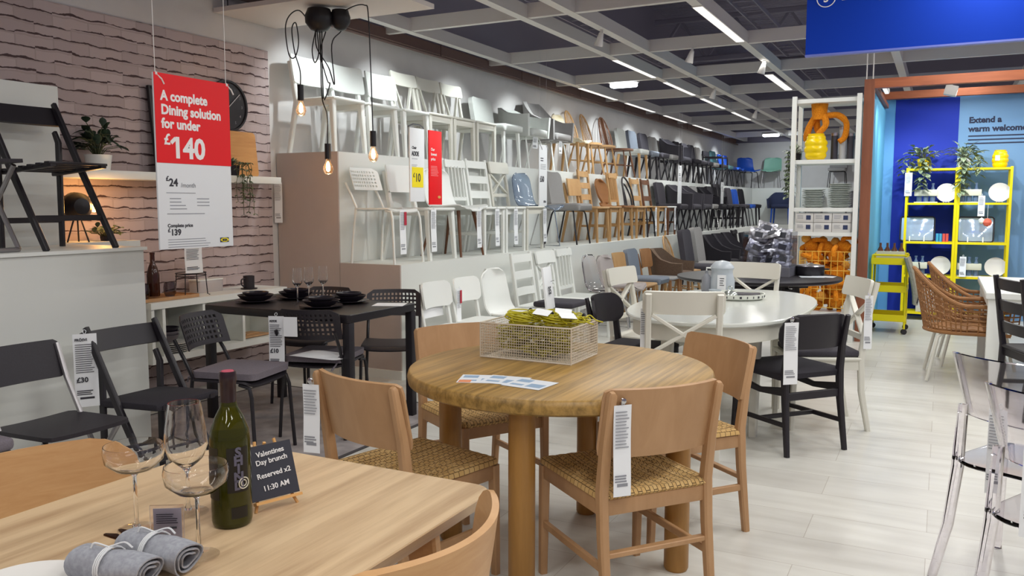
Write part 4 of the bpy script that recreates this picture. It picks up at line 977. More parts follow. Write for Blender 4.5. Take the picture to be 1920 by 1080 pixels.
t = thing('potted_plant', 'low dark leafy plant on the rear of the plinth beneath the glowing lamp', 'potted plant', (-4.86, 3.06, 1.168)); t.location = (-4.88, 3.66, 1.168)
MB().lathe([(0, 0), (.03, 0), (.035, .03), (0, .03)], 14).build('pot', DARKF, t); bush(t, .13, .09, 34, .055, .036, LEAFD, .025, 12)
# wall bench with compartments
t = thing('wall_bench', 'white open compartment bench fixed along the brick wall', 'shelf unit', (0, 0, 0))
b = MB(); slab(-5.07, -4.685, 3.83, 5.14, .70, .745, b); b.build('top', WHITE, t); b = MB(); slab(-5.07, -4.69, 3.83, 5.12, .325, .37, b); b.build('bottom_board', WHITE, t)
for y in (3.85, 3.94, 4.29, 4.67, 5.11): b = MB(); slab(-5.07, -4.695, y-.012, y+.012, .37, .70, b); b.build('divider', WHITE, t)
b = MB(); slab(-5.072, -5.06, 3.83, 5.12, .37, .70, b); b.build('back_panel', CREAM, t)
AMB = mat('brown_bottle_glass', '#3b1c10', .12, 0, .6)
t = thing('bottle', 'dark brown bottle on the wooden tray on the bench', 'bottle', (-4.86, 4.0, .77))
MB().lathe([(0, 0), (.04, 0), (.042, .01), (.042, .15), (.03, .2), (.016, .235), (.015, .29), (.017, .29), (.017, .305), (0, .305)], 24).build('body', AMB, t)
t = thing('tray', 'low wooden tray at the left end of the bench top', 'tray', (-4.86, 4.02, .745))
b = MB(); b.box((0, 0, .008), (.26, .52, .012)); b.build('base', wood('tray_wood', '#b5783c', '#c68c4c', .5), t)
b = MB()
for s in (-1, 1): b.box((s*.128, 0, .013), (.008, .52, .022)); b.box((0, s*.258, .013), (.26, .008, .022))
b.build('rim', TAN, t)
GS = mat('smoked_glass', '#b9b1b4', .03, 0, .5, 1, 1.45)
for (y, l) in ((4.12, 'smoked drinking glass on the tray, right of the brown bottle'), (3.90, 'smoked drinking glass on the tray, left of the brown bottle')):
    t = thing('tumbler', l, 'glass', (-4.84, y, .76), 0, 'smoked tumblers on the tray'); MB().lathe([(0, 0), (.03, 0), (.042, .03), (.043, .06), (.036, .10), (.034, .10), (.041, .06), (.04, .03), (.028, .004), (0, .004)], 24).build('bowl', GS, t)
t = thing('wire_stand', 'small black wire trivet stand with bent legs on the bench', 'stand', (-4.86, 4.33, .745))
b = MB()
for r, z in ((.09, .165), (.09, .145)): b.tube([(r*math.cos(2*PI*i/28), r*1.3*math.sin(2*PI*i/28), z) for i in range(28)], .0035, 6, True)
b.build('ring', BLKM, t)
for a in range(4): q = a*PI/2 + .6; MB().tube([(.09*math.cos(q), .117*math.sin(q), .165), (.10*math.cos(q), .13*math.sin(q), .01), (.115*math.cos(q), .15*math.sin(q), .004)], .0035, 6).build('leg', BLKM, t)
price_tag('clear price sleeve standing upright on the black wire stand', (-4.86, 4.36, 1.11), PI/2, .20, .16, group='sleeves on the bench', lo=False).children[1].data.materials[0] = mat('clear_sleeve', '#cfc6c6', .25, alpha=.45)
t = thing('storage_tub', 'clear plastic food tub behind the wire stand on the bench', 'container', (-4.96, 4.56, .745)); MB().prism(rrect(.12, .25, .03), 0, .09, bev=.006).build('tub', mat('frosted_tub', '#d8cfcd', .3, 0, .5, .35), t); MB().prism(rrect(.126, .256, .03), .09, .10).build('lid', WPLAS, t)
t = thing('mug', 'dark mug at the right end of the bench top', 'mug', (-4.82, 4.86, .745), PI)
MB().lathe([(0, 0), (.04, 0), (.042, .01), (.043, .105), (.039, .105), (.038, .012), (0, .012)], 24).build('cup', BLKPL, t); MB().tube([(0, .042, .085), (0, .075, .08), (0, .08, .05), (0, .065, .03), (0, .042, .025)], .006, 8, k=4).build('handle', BLKPL, t)
MB().lathe([(0, -.0), (.06, 0), (.065, .008), (0, .006)], 24).build('saucer', BLKPL, t)
PLG = mat('grey_stoneware', '#6d676d', .35); PLW = mat('white_stoneware', '#d9d6d2', .3); PLD = mat('dark_stoneware', '#26222a', .28)
def plate_p(r, z, h=.02, th=.005): return [(0, z), (r*.55, z), (r, z+h), (r, z+h+.003), (r*.55, z+th), (0, z+th)]
def bowl_p(r, h): return [(0, 0), (r*.45, 0), (r*.8, h*.4), (r, h), (r-.005, h), (r*.78, h*.45), (r*.4, .006), (0, .006)]
for k in range(5):
    t = thing('plate', 'pale plate in the low stack inside the bench', 'plate', (-4.82, 4.09, .37 + k*.013), 0, 'plates stacked in the bench'); MB().lathe(plate_p(.13, 0, .014), 28).build('dish', PLW, t)
for k in range(3):
    t = thing('bowl', 'grey bowl nested on top of the plates inside the bench', 'bowl', (-4.82, 4.06, .44 + k*.026), 0, 'bowls nested in the bench'); MB().lathe(bowl_p(.085, .055), 24).build('dish', PLG if k < 2 else PLD, t)
t = thing('tray', 'small wooden tray inside the right compartment of the bench', 'tray', (-4.84, 4.86, .37)); MB().box((0, 0, .012), (.2, .26, .014), bev=.003).build('base', TAN, t); MB().box((0, 0, .024), (.1, .14, .012), bev=.004).build('handle_block', TAN, t)

# ------------------------------------------------------------------ pendant cluster
t = thing('pendant_lamp', 'black cluster pendant lamp with three bare glowing bulbs on looped cords', 'pendant lamp', (-4.2, 5.05, 2.86))
PC = mat('pendant_black', '#161318', .45)
for i, (x, y, r, h) in enumerate(((-.02, .0, .105, .17), (.10, .10, .075, .15))):
    b = MB(); b.lathe([(0, 0), (r*.8, 0), (r, -.05), (r*.97, -h*.6), (r*.6, -h*.9), (.02, -h), (0, -h)], 28, c=(x, y, 0)); b.build('ceiling_cup', PC, t)
def cord(p, r=.0045): MB().tube(p, r, 6, k=6).build('cord', PC, t)
cord([(-.07, -.05, -.10), (-.12, -.1, -.02), (-.16, -.16, -.06), (-.17, -.2, -.16), (-.10, -.25, -.36), (.0, -.3, -.40), (.03, -.29, -.30), (.01, -.29, -.16), (-.02, -.3, -.2), (.0, -.3, -.36), (.055, -.31, -.50), (.055, -.31, -.62)])
cord([(-.03, -.03, -.16), (-.05, -.05, -.3), (-.02, -.06, -.40), (.02, -.06, -.33), (.0, -.05, -.16)])
cord([(-.03, -.03, -.16), (.02, -.08, -.3), (.14, -.1, -.45), (.21, -.12, -.58), (.2, -.13, -.3), (.12, .08, -.16)])
cord([(.04, .0, -.17), (.07, -.1, -.34), (.16, -.14, -.55), (.2, -.16, -.58), (.24, -.24, -.66), (.22, -.25, -.71)])
cord([(.0, -.02, -.17), (.07, -.1, -.40), (.20, -.25, -.69), (.25, -.26, -.82), (.25, -.26, -1.04)])
cord([(.02, -.02, -.17), (.1, -.12, -.40), (.22, -.26, -.70)])
cord([(.10, .10, -.02), (.28, .04, .0), (.44, -.05, -.03), (.50, -.09, -.10), (.53, -.11, -.5), (.54, -.11, -.93)])
BG = mat('bulb_glass', '#ffe7c8', .02, 0, .5, .95, 1.1)
FIL = mat('lit_filament', '#ffd9a0', .4, emit='#ffb765', es=42)
for i, (x, y, z) in enumerate(((.055, -.31, -.60), (.25, -.26, -1.02), (.54, -.11, -.93))):
    b = MB(); b.cone((x, y, z), (x, y, z-.11), .022, .022, 16); b.build('lamp_holder', PC, t)
    b = MB(); b.lathe([(.014, -.11), (.018, -.13), (.034, -.165), (.036, -.185), (.026, -.212), (.002, -.222)], 18, c=(x, y, z)); k = b.build('bulb', BG, t)
    f = MB(); f.lathe([(.003, -.125), (.010, -.14), (.014, -.165), (.012, -.19), (.002, -.20)], 10, c=(x, y, z)); f.build('filament', FIL, k)
    lamp('bulb_glow', 'POINT', (-4.2 + x, 5.05 + y, 2.86 + z - .25), 2.2, (1, .72, .42), shadow_soft_size=.03)
# ------------------------------------------------------------------ furniture standing on the floor
for y, l, k, sl in ((2.88, 'black wooden folding chair standing on top of the white plinth', 'foldslat', True),):
    put(k, lambda: mk_foldwood(True), (-4.27, y, 1.168), 0, l, 'folding chairs')
put('foldsteel', mk_foldsteel, (-4.24, 2.39, 1.168), .05, 'black folding chair with chrome legs at the left edge on top of the plinth', 'folding chairs')
put('foldpad', lambda: mk_foldwood(False), (-3.50, 2.86, 0), 0, 'black folding chair with an upholstered seat and thirty-pound tag', 'folding chairs')
put('foldsteel', mk_foldsteel, (-3.40, 2.27, 0), 0, 'black folding chair with grey steel legs on the floor, left of the upholstered folding chair', 'folding chairs')
put('foldsteel', mk_foldsteel, (-3.36, 1.72, 0), 0, 'black folding chair with a grey cushion cut off by the left edge', 'folding chairs')
tag(MB().box((0, 0, .025), (.40, .38, .05), bev=.018, seg=3).build('seat_cushion', GREYC, loc=(-3.32, 1.72, .468)), 'grey cushion on the folding chair at the left edge', 'cushion', 'grey seat cushions')
price_tag('white thirty-pound price tag on the upholstered folding chair', (-3.69, 2.625, .785), PI/2 - .6, .36, .105, '£30', 'FRÖSVI', 'large chair tags')
price_tag('white price tag on the folding chair with steel legs, at the left edge', (-3.60, 2.04, .74), PI/2 - .5, .26, .09, group='large chair tags', tilt=0)

def rect_table(name, label, cx, cy, L, W, z, mt, ml, th, lw, lin_=.0, apron=.0, round_=.02, bev=.003, rz=0):
    """L along x, W along y"""
    t = thing(name, label, 'table', (cx, cy, 0), rz)
    MB().prism(rrect(L, W, round_), z-th, z, bev=bev).build('tabletop', mt, t)
    for sx in (-1, 1):
        for sy in (-1, 1): MB().box((sx*(L/2-lw/2-lin_), sy*(W/2-lw/2-lin_), (z-th)/2), (lw, lw, z-th), bev=.002).build('leg', ml, t)
    if apron:
        for s in (-1, 1):
            MB().box((0, s*(W/2-lin_-.012), z-th-apron/2), (L-2*lw-2*lin_, .02, apron)).build('apron', ml, t); MB().box((s*(L/2-lin_-.012), 0, z-th-apron/2), (.02, W-2*lw-2*lin_, apron)).build('apron', ml, t)
    return t
# black dining table and its perforated chairs
rect_table('dining_table', 'black metal dining table laid with dark crockery on the grey rug', -3.66, 4.23, 1.18, .70, .757, BLKM, BLKM, .05, .05)
PB = lambda: mk_perf(BLKM, BLKPL)
put('bperf', PB, (-3.47, 3.40, .008), .22, 'black perforated-back chair with a grey cushion left of the black dining table', 'perforated black chairs')
put('bperf', PB, (-3.36, 4.00, .008), PI/2 + .3, 'black perforated chair with cushion and price tag nearest the black table', 'perforated black chairs')
put('bperf', PB, (-3.36, 4.72, .008), -PI/2 + .55, 'black perforated-back chair without cushion at the right end of the black table', 'perforated black chairs')
put('bperf', PB, (-3.98, 4.62, .008), -PI/2 + .15, 'black perforated-back chair behind the black table, mostly hidden by crockery', 'perforated black chairs')
def cushion(loc, rz, label):
    t = thing('seat_cushion', label, 'cushion', loc, rz, 'grey seat cushions')
    def f(u, v):
        a, b = rr_uv(u, v, .39, .38, .035); e = max(abs(a)/.195, abs(b)/.19); return (a, b, .022 + .008*(1-e**3))
    MB().sheet(f, 14, 14, lambda u, v: .036).build('pad', GREYC, t, 60)
    MB().tube([(-.18, .15, .01), (-.23, .16, .0), (-.25, .14, -.03)], .005, 6).build('tie', GREYC, t); MB().tube([(-.18, -.15, .01), (-.23, -.16, .0), (-.25, -.14, -.03)], .005, 6).build('tie', GREYC, t)
    return t
cushion((-3.45, 3.405, .462), .22, 'grey cushion on the perforated chair left of the black table')
cushion((-3.36, 4.01, .462), PI/2 + .3, 'grey cushion with paper on the perforated chair with the price tag')
m = MB(); m.sheet(lambda u, v: ((u-.5)*.3, (v-.5)*.21, .02*math.sin(u*4)*math.sin(v*3)), 8, 6, .001); tag(m.build('leaflet', PAPER, loc=(-3.27, 3.86, .51)), 'crumpled white leaflet lying on the cushion at the near side of the black table', 'paper')
price_tag('white price tag on the cushioned perforated chair nearest the black table', (-3.455, 3.69, .76), .35, .33, .095, '£10', 'ADDE', 'large chair tags')
tag(MB().box((.07, -.006, -.08), (.085, .002, .115)).build('care_card', PAPER, loc=(-3.42, 3.68, .775)), 'wide white leaflet tucked behind the tag on the near perforated chair', 'paper').rotation_euler = (0, 0, .3)
DISH = {}
def dish(key, prof, label, loc, name, cat, group):
    if key not in DISH:
        t = thing(name, label, cat, loc, 0, group); MB().lathe(prof, 32).build('dish', PLD, t); DISH[key] = t
    else: t = dup(DISH[key]); t.location = loc; t['label'] = label
    return t
for (x, y, w) in ((-4.05, 4.14, 'at the left end of the black table'), (-3.95, 4.42, 'at the back left of the black table'), (-3.46, 4.10, 'at the front of the black table'), (-3.48, 4.40, 'at the back right of the black table')):
    dish('p', plate_p(.135, 0, .016), 'dark dinner plate under the stack ' + w, (x, y, .757), 'plate', 'plate', 'dinner plates on the black table')
    dish('b', bowl_p(.118, .045), 'dark wide bowl in the stack ' + w, (x, y, .763), 'bowl', 'bowl', 'wide bowls on the black table')
    dish('s', [(0, .0), (.045, 0), (.082, .028), (.085, .04), (.08, .04), (.076, .03), (.04, .006), (0, .006)], 'small dark bowl topping the stack ' + w, (x, y, .786), 'bowl', 'bowl', 'small bowls on the black table')
def wineglass(label, loc, prof, group, name='wine_glass', n=28):
    t = thing(name, label, 'glass', loc, 0, group); k = 3   # foot: first three rings of the profile; stem and bowl follow
    MB().lathe(prof[:k] + [(.005, prof[k][1]), (0, prof[k][1])], n).build('foot', THIN, t, 60)
    MB().lathe([(0, prof[k][1])] + prof[k:], n).build('bowl', GLASS, t, 60); return t
flute = [(0, 0), (.034, 0), (.034, .002), (.006, .008), (.0038, .02), (.0038, .10), (.012, .115), (.030, .135), (.033, .16), (.027, .235), (.0255, .235), (.0313, .16), (.0285, .137), (.010, .118), (0, .114)]
for i, (x, y) in enumerate(((-3.74, 4.20), (-3.73, 4.30), (-3.71, 4.42))):
    wineglass(('tall clear wine glass on the black table, nearest of three', 'tall clear wine glass on the black table, middle of three', 'tall clear wine glass on the black table, farthest of three')[i], (x, y, .757), flute, 'tall glasses on the black table')
tag(MB().box((0, 0, .001), (.20, .16, .002), (0, 0, .4)).build('leaflet', PAPER, loc=(-3.17, 4.43, .757)), 'white leaflet lying at the right end of the black table', 'paper')

# round oak table with four cord-seat chairs
t = thing('round_table', 'round oak dining table on four round legs with a wire basket on it', 'table', (-1.315, 2.97, 0))
RT = MB(); RT.lathe([(0, .712), (.575, .712), (.594, .722), (.598, .745), (.592, .765), (.585, .77), (0, .77)], 72); RT.build('tabletop', OAK, t, 50)
for p in ((-.857, 3.056), (-1.391, 3.455), (-1.79, 2.92), (-1.257, 2.52)): MB().lathe([(0, 0), (.042, 0), (.047, .01), (.047, .713), (0, .713)], 28, c=(p[0]+1.315, p[1]-2.97, 0)).build('leg', OAKLEG, t)
G = 'cord-seat chairs at the round table'
put('cord', mk_cord, (-.985, 2.80, 0), math.radians(141), 'tan cord-seat chair with price tag at the front right of the round table', G)
put('cord', mk_cord, (-1.015, 3.50, 0), math.radians(231), 'tan cord-seat chair at the back right of the round table', G)
put('cord', mk_cord, (-1.90, 3.38, 0), math.radians(-32), 'tan cord-seat chair at the back left of the round table', G)
put('cord', mk_cord, (-1.715, 2.52, 0), math.radians(76), 'tan cord-seat chair with price tag at the front left of the round table', G)
def pin(t): pass
for l, loc, rz, h, w in (('long white price tag on the front right chair of the round table', (-.882, 2.492, .772), math.radians(46), .30, .062), ('long white price tag on the front left chair of the round table', (-1.985, 2.285, .77), math.radians(10), .25, .066)):
    t = price_tag(l, loc, rz, h, w, group='long tags on the cord-seat chairs')
    b = MB(); b.lathe([(0, 0), (.011, 0), (.009, .006), (0, .008)], 12, M=Matrix.Rotation(PI/2, 4, 'X'), c=(0, -.002, .006)); b.build('pin', CHROME, t)
# wire basket of cords
t = thing('wire_basket', 'cream wire mesh basket on the round oak table holding yellow-green cords', 'basket', (-1.485, 3.14, .77))
BX, BY, BH = .41, .28, .145; m = MB(); r = .0011; stp = .0105
n = int(BX/stp)
for i in range(n+1):
    x = -BX/2 + BX*i/n
    for s in (-1, 1): m.bar((x, s*BY/2, 0), (x, s*BY/2, BH), r*2, r*2, ch=.3)
n = int(BY/stp)
for i in range(n+1):
    y = -BY/2 + BY*i/n
    for s in (-1, 1): m.bar((s*BX/2, y, 0), (s*BX/2, y, BH), r*2, r*2, ch=.3)
n = int(BH/stp)
for i in range(n+1):
    z = BH*i/n
    for s in (-1, 1): m.bar((-BX/2, s*BY/2, z), (BX/2, s*BY/2, z), r*2, r*2); m.bar((s*BX/2, -BY/2, z), (s*BX/2, BY/2, z), r*2, r*2)
m.build('mesh', mat('wire_cream', '#d8cdbb', .45, .2), t)
m = MB(); P4 = [(-BX/2, -BY/2), (BX/2, -BY/2), (BX/2, BY/2), (-BX/2, BY/2)]
for z in (.003, BH): m.tube([(a, b, z) for a, b in P4], .0035, 6, True)
for a, b in P4: m.tube([(a, b, 0), (a, b, BH)], .003, 6)
m.build('frame', mat('wire_cream', '#d8cdbb', .45, .2), t)
MB().box((0, 0, .004), (BX-.01, BY-.01, .002)).build('bottom', mat('wire_cream', '#d8cdbb', .45, .2), t)
R = random.Random(4)
CORD = mat('cord_yellow_green', '#b7ad1c', .5)
m = MB()
for k in range(150):
    c = V(R.uniform(-.14, .14), R.uniform(-.08, .08), R.uniform(.018, .13)); a = R.random()*PI; rx, ry = R.uniform(.03, .06), R.uniform(.012, .035); tl = R.uniform(-.25, .25)
    q = []
    for i in range(14):
        w = 2*PI*i/14; u, v = rx*math.cos(w), ry*math.sin(w); p = V(c.x + u*math.cos(a) - v*math.sin(a), c.y + u*math.sin(a) + v*math.cos(a), c.z + tl*u + R.uniform(-.004, .004))
        q.append(V(max(-.195, min(.195, p.x)), max(-.13, min(.13, p.y)), max(.01, p.z)))
    m.tube(q, .0032, 5, True)
tag(m.build('cord_tangle', noisy('cord_olive', '#8c8426', '#b3a83a', .6, 40, .05), loc=(-1.485, 3.14, .77)), 'tangle of olive and yellow cords filling the wire basket', 'cords', kind='stuff')
for k, (x, y, z, a, l) in enumerate(((-.05, -.05, .152, .2, 'at the front middle'), (.03, -.03, .165, -.3, 'at the centre top'), (.11, -.04, .155, .5, 'at the right end'), (-.10, .04, .155, 1.2, 'at the back left'), (.06, .07, .158, .1, 'at the back right'), (.15, .02, .15, 1.0, 'at the far right'))):
    t = thing('cord_coil', 'coiled bright yellow cord ' + l + ' of the heap in the wire basket', 'cord', (-1.485 + x, 3.14 + y, .77 + z), a, 'coiled cords on top of the basket')
    m = MB()
    for j in range(7):
        rr = .034 + .004*j; m.tube([((rr + .02)*math.cos(2*PI*i/22) + R.uniform(-.003, .003), rr*.62*math.sin(2*PI*i/22), .004*j*(.6) + .014*math.sin(2*PI*i/22 + j) ) for i in range(22)], .003, 5, True)
    m.tube([(.05, .0, .015), (.09, .015, .02), (.11, .0, .0), (.14, -.01, -.01)], .003, 5, k=5); m.build('coil', CORD, t)
    MB().tube([(.045, -.022, .0), (.05, -.0, .03), (.045, .02, .0)], .005, 6, k=4).build('binding', INK, t)
    if k in (1, 2, 4): o = MB().box((.03, -.035, .03), (.07, .05, .001), (.35, .1, .3)).build('paper_label', PAPER, t)
# leaflets on the round table
for i, (x, y, a, l) in enumerate(((-1.47, 2.61, .35, 'with an orange corner, left of three'), (-1.38, 2.63, .1, 'middle of three'), (-1.27, 2.61, -.1, 'right of three'))):
    t = thing('leaflet', 'printed leaflet on the round table, ' + l, 'paper', (x, y, .7702 + i*.0006), a, 'leaflets on the round table')
    MB().box((0, 0, .0004), (.155, .14, .0006)).build('sheet', mat('leaflet_white', '#dfe4ea', .35), t)
    b = MB(); b.box((-.04, .035, .001), (.055, .04, .0004)); b.box((.035, -.02, .001), (.06, .05, .0004)); b.box((-.035, -.03, .001), (.05, .02, .0004)); b.build('picture', mat('leaflet_blue', '#8fa9c4', .4), t)
    if i == 0: MB().box((-.05, -.045, .0012), (.045, .04, .0004)).build('orange_patch', mat('leaflet_orange', '#e08a5a', .4), t)

# front ash table, its chairs and what stands on it
t = thing('dining_table', 'pale ash dining table with rounded corners in the foreground', 'table', (-1.283, .93, 0))
MB().prism(rrect(.815, 1.40, .055, 8), .731, .76, bev=.003, inset=.012).build('tabletop', ASH, t)
for sx in (-1, 1):
    for sy in (-1, 1): MB().poly([(sx*.27, sy*.58, .732), (sx*.30, sy*.60, .45), (sx*.34, sy*.62, 0)], [.09, .06, .04], .03, up=(0, 1, 0)).build('leg', ASHPLY, t)
for s in (-1, 1): MB().box((s*.25, 0, .71), (.022, 1.1, .045)).build('apron', ASHPLY, t)
def mk_ply2():
    o = mk_ply(); 
    return o
put('ply', mk_ply2, (-1.60, 1.09, 0), 0, 'bent plywood chair pushed in at the left side of the front table', 'plywood chairs at the front table')
put('ply', mk_ply2, (-.985, 1.20, 0), PI, 'bent plywood chair pushed in at the right side of the front table', 'plywood chairs at the front table')
GRN = mat('green_bottle_glass', '#4a4a0c', .06, 0, .6, .55, 1.4)
t = thing('wine_bottle', 'dark green wine bottle with a dark capsule standing on the front table', 'bottle', (-1.25, 1.195, .76), math.radians(46))
MB().lathe([(0, .006), (.02, .004), (.034, 0), (.038, .004), (.0395, .012), (.0395, .175), (.037, .195), (.027, .222), (.0175, .24), (.015, .252), (.0148, .30), (0, .30)], 40).build('glass', GRN, t, 40)
MB().lathe([(.0152, .243), (.0156, .29), (.0168, .292), (.0168, .306), (.0155, .312), (0, .312)], 28).build('capsule', mat('capsule_dark', '#2a1a20', .3), t)
MB().lathe([(0, .3122), (.0125, .3122), (.0115, .3135), (0, .3135)], 24).build('cap_top', mat('capsule_red', '#b0455a', .4), t)
MB().lathe([(0, .01), (.0345, .01), (.036, .15), (.03, .185), (.0, .185)], 28).build('wine', mat('wine_dark', '#2b230a', .3), t)
LBL = mat('bottle_label', '#1b1812', .5)
def label_arc(a0, a1, z0, z1, m, nm): MB().sheet(lambda u, v: (.0400*math.cos(a0+(a1-a0)*u), .0400*math.sin(a0+(a1-a0)*u), z0 + (z1-z0)*v), 14, 2, .0005).build(nm, m, t)
label_arc(-1.75, -.65, .075, .165, LBL, 'label'); label_arc(-1.6, -.75, .022, .045, LBL, 'lower_label'); label_arc(2.6, 4.1, .06, .165, mat('back_label', '#2a2417', .5), 'back_label')
SB = mat('bottle_ink', '#5c5a6a', .5)
for i, c in enumerate('SHIND'): 
    a = -1.2; o = text(c, .026, (.0409*math.cos(a), .0409*math.sin(a), .147 - i*.0165), SB, t, name='label_letter', align='CENTER', bold=.0012, rot=(PI/2, 0, a + PI/2))
b = MB()
for r in (.011, .006): b.tube([(r*math.cos(2*PI*i/24), 0, r*math.sin(2*PI*i/24)) for i in range(24)], .0012, 6, True)
o = b.build('round_emblem', mat('emblem_cream', '#cfcab8', .5), t); a = -.95; o.location = (.041*math.cos(a), .041*math.sin(a), .092); o.rotation_euler = (0, 0, a + PI/2)
wineglass('tall clear wine glass on the front table, behind the two coupes', (-1.375, 1.195, .76), [(0, 0), (.04, 0), (.04, .002), (.008, .007), (.004, .02), (.0038, .085), (.012, .098), (.034, .118), (.0435, .145), (.041, .18), (.032, .235), (.0305, .235), (.0395, .18), (.042, .145), (.033, .121), (.01, .101), (0, .098)], 'clear glasses on the front table', n=40)
coupe = [(0, 0), (.036, 0), (.036, .002), (.008, .006), (.004, .014), (.0036, .108), (.010, .116), (.035, .123), (.054, .140), (.0575, .160), (.055, .172), (.0538, .172), (.0562, .160), (.053, .1415), (.034, .125), (.008, .119), (0, .118)]
wineglass('clear coupe glass at the front right of the front table, beside the bottle', (-1.185, 1.05, .76), coupe, 'clear glasses on the front table', 'coupe_glass', 40)
wineglass('clear coupe glass on the front table, left of the other coupe', (-1.395, 1.085, .76), coupe, 'clear glasses on the front table', 'coupe_glass', 40)
t = thing('price_holder', 'clear upright price holder with a printed card between the coupes', 'price holder', (-1.28, 1.062, .76), .55)
MB().box((0, 0, .038), (.062, .004, .076)).build('sleeve', PLEXI, t); MB().box((0, .003, .036), (.052, .001, .066)).build('card', mat('card_grey', '#c3c0c6', .5), t)
b = MB(); lines(b, -.02, .02, .058, 5, .0042, .0, .3); b.box((.012, -.003, .033), (.012, .001, .004)); b.build('print', INK, t)
t = thing('chalkboard_sign', 'small chalkboard on a wooden easel behind the wine bottle', 'chalkboard', (-1.232, 1.302, .76), math.radians(70))
M0 = Matrix.Translation((0, 0, .022)) @ Matrix.Rotation(-.36, 4, 'X')
MB().box((0, 0, .058), (.108, .005, .114), M0).build('slate', mat('slate', '#2c2d38', .6), t)
for s, z in (('Valentines', .092), ('Day brunch', .075), ('Reserved x2', .047), ('11:30 AM', .020)):
    o = text(s, .0155, (0, 0, 0), mat('chalk', '#e6e4e4', .8), t, align='CENTER', bold=.0002); o.matrix_local = M0 @ Matrix.Translation((.004, -.0032, z)) @ Matrix.Rotation(PI/2 , 4, 'X') @ Matrix.Rotation(.06, 4, 'Z')
EAS = wood('easel_wood', '#cf9a5b', '#deae70', .5)
b = MB(); b.box((0, -.008, -.004), (.105, .016, .006), M0); b.build('ledge', EAS, t)
for s in (-1, 1): MB().poly([M0 @ V(s*.022, .007, .125), M0 @ V(s*.040, .007, .0), V(s*.048, -.002, 0)], .006, .006).build('leg', EAS, t)
MB().bar(M0 @ V(0, .007, .12), (0, .09, 0), .006, .006).build('leg', EAS, t)
NAP = noisy('napkin_grey', '#8b8c94', '#9c9ea5', .9, 120, .2)
def napkin(label, loc, rz, cut):
    t = thing('napkin_roll', label, 'napkin', loc, rz, 'rolled napkins on the front table')
    def f(u, v):
        a = u*2*PI*2.6 + .4; r = .010 + .0195*u + .002*math.sin(a*3 + v*7); w = 1 - .10*math.exp(-((v-.42)/.12)**2)
        return ((v-.5)*.155 + .006*math.sin(a), r*w*math.cos(a)*1.12, .031 + r*w*math.sin(a))
    MB().sheet(f, 64, 14, .0026).build('cloth', NAP, t, 70)
    m = MB()
    for k in range(3): m.tube([(-.012 + .004*k, .0335*math.cos(2*PI*i/20)*1.0, .031 + .0305*math.sin(2*PI*i/20)) for i in range(20)], .0018, 5, True)
    m.tube([(-.01, 0, .062), (.012, .012, .069), (.03, .012, .062)], .0018, 5, k=4); m.tube([(-.01, 0, .062), (-.03, -.01, .070), (-.035, -.014, .062)], .0018, 5, k=4); m.build('twine', mat('twine', '#cfd0d2', .9), t)
    if cut:
        CU = mat('dark_cutlery', '#4a2c1e', .25, .9)
        for k, (y, z) in enumerate(((-.008, .036), (.010, .034))): MB().poly([(.02, y, z), (-.08, y, z), (-.105, y*1.4, z+.004), (-.128, y*1.7, z+.003)], [.008, .008, .016, .006], .004, up=(0, 0, 1)).build('cutlery', CU, t)
    return t
napkin('rolled grey napkin with dark cutlery beside the price holder on the front table', (-1.212, .985, .76), -.02, True)
napkin('rolled grey napkin nearest the camera on the front table', (-1.225, .905, .76), .12, False)
t = thing('plate', 'white plate edge at the bottom left of the front table', 'plate', (-1.31, .805, .76)); MB().lathe(plate_p(.10, 0, .016), 40).build('dish', PLW, t)

# white oval table group
t = thing('oval_table', 'white oval extending dining table with a tray and jar on it', 'table', (-1.24, 5.49, 0))
ov = [(.54*math.copysign(abs(math.cos(a))**.8, math.cos(a)), 1.01*math.copysign(abs(math.sin(a))**.8, math.sin(a))) for a in [2*PI*i/64 for i in range(64)]]
MB().prism(ov, .735, .76, bev=.006).build('tabletop', mat('white_lacquer', '#d3d6d0', .16), t); MB().prism([(x*.93, y*.95) for x, y in ov], .64, .735).build('apron', CREAM, t)
for sx in (-1, 1):
    for sy in (-1, 1): MB().bar((sx*.27, sy*.40, .64), (sx*.27, sy*.40, 0), .075, .075, .05, .05).build('leg', CREAM, t)
G = 'white cross-back chairs at the oval table'
X = lambda: mk_cross(CREAM)
put('crossc', X, (-1.29, 4.60, 0), math.radians(109), 'cream cross-back chair at the near end of the white oval table', G)
put('crossc', X, (-1.86, 5.83, 0), math.radians(-8), 'cream cross-back chair at the left side of the white oval table', G)
put('crossc', X, (-.675, 5.60, 0), math.radians(205), 'cream cross-back chair with dark cushion at the right of the oval table', G)
put('crossc', X, (-1.37, 6.58, 0), math.radians(-100), 'cream cross-back chair at the far end of the white oval table', G)
tag(MB().box((0, 0, .02), (.40, .40, .04), (0, 0, math.radians(205)), bev=.014, seg=3).build('seat_cushion', DGREYF, loc=(-.675, 5.60, .465)), 'dark grey cushion on the cross-back chair at the right of the oval table', 'cushion')
put('bcurve', mk_blackcurve, (-.77, 5.06, 0), math.radians(139), 'black chair with a bent back and price tag, right of the oval table', 'black bent-back chairs')
put('bcurve', mk_blackcurve, (-1.80, 5.30, 0), math.radians(-4), 'black chair with a bent back at the left of the oval table', 'black bent-back chairs')
t = price_tag('white price tag on the black bent-back chair right of the oval table', (-.70, 4.68, .775), math.radians(40), .34, .085, None, None, 'large chair tags')
MB().lathe([(0, 0), (.012, 0), (.009, .007), (0, .009)], 12, M=Matrix.Rotation(PI/2, 4, 'X'), c=(0, -.003, .012)).build('pin', CHROME, t)
price_tag('pale violet price tag on the cross-back chair at the right of the oval table', (-.375, 5.50, .86), math.radians(25), .33, .05, group='large chair tags').children[1].data.materials[0] = mat('tag_violet', '#c9c4e6', .5)
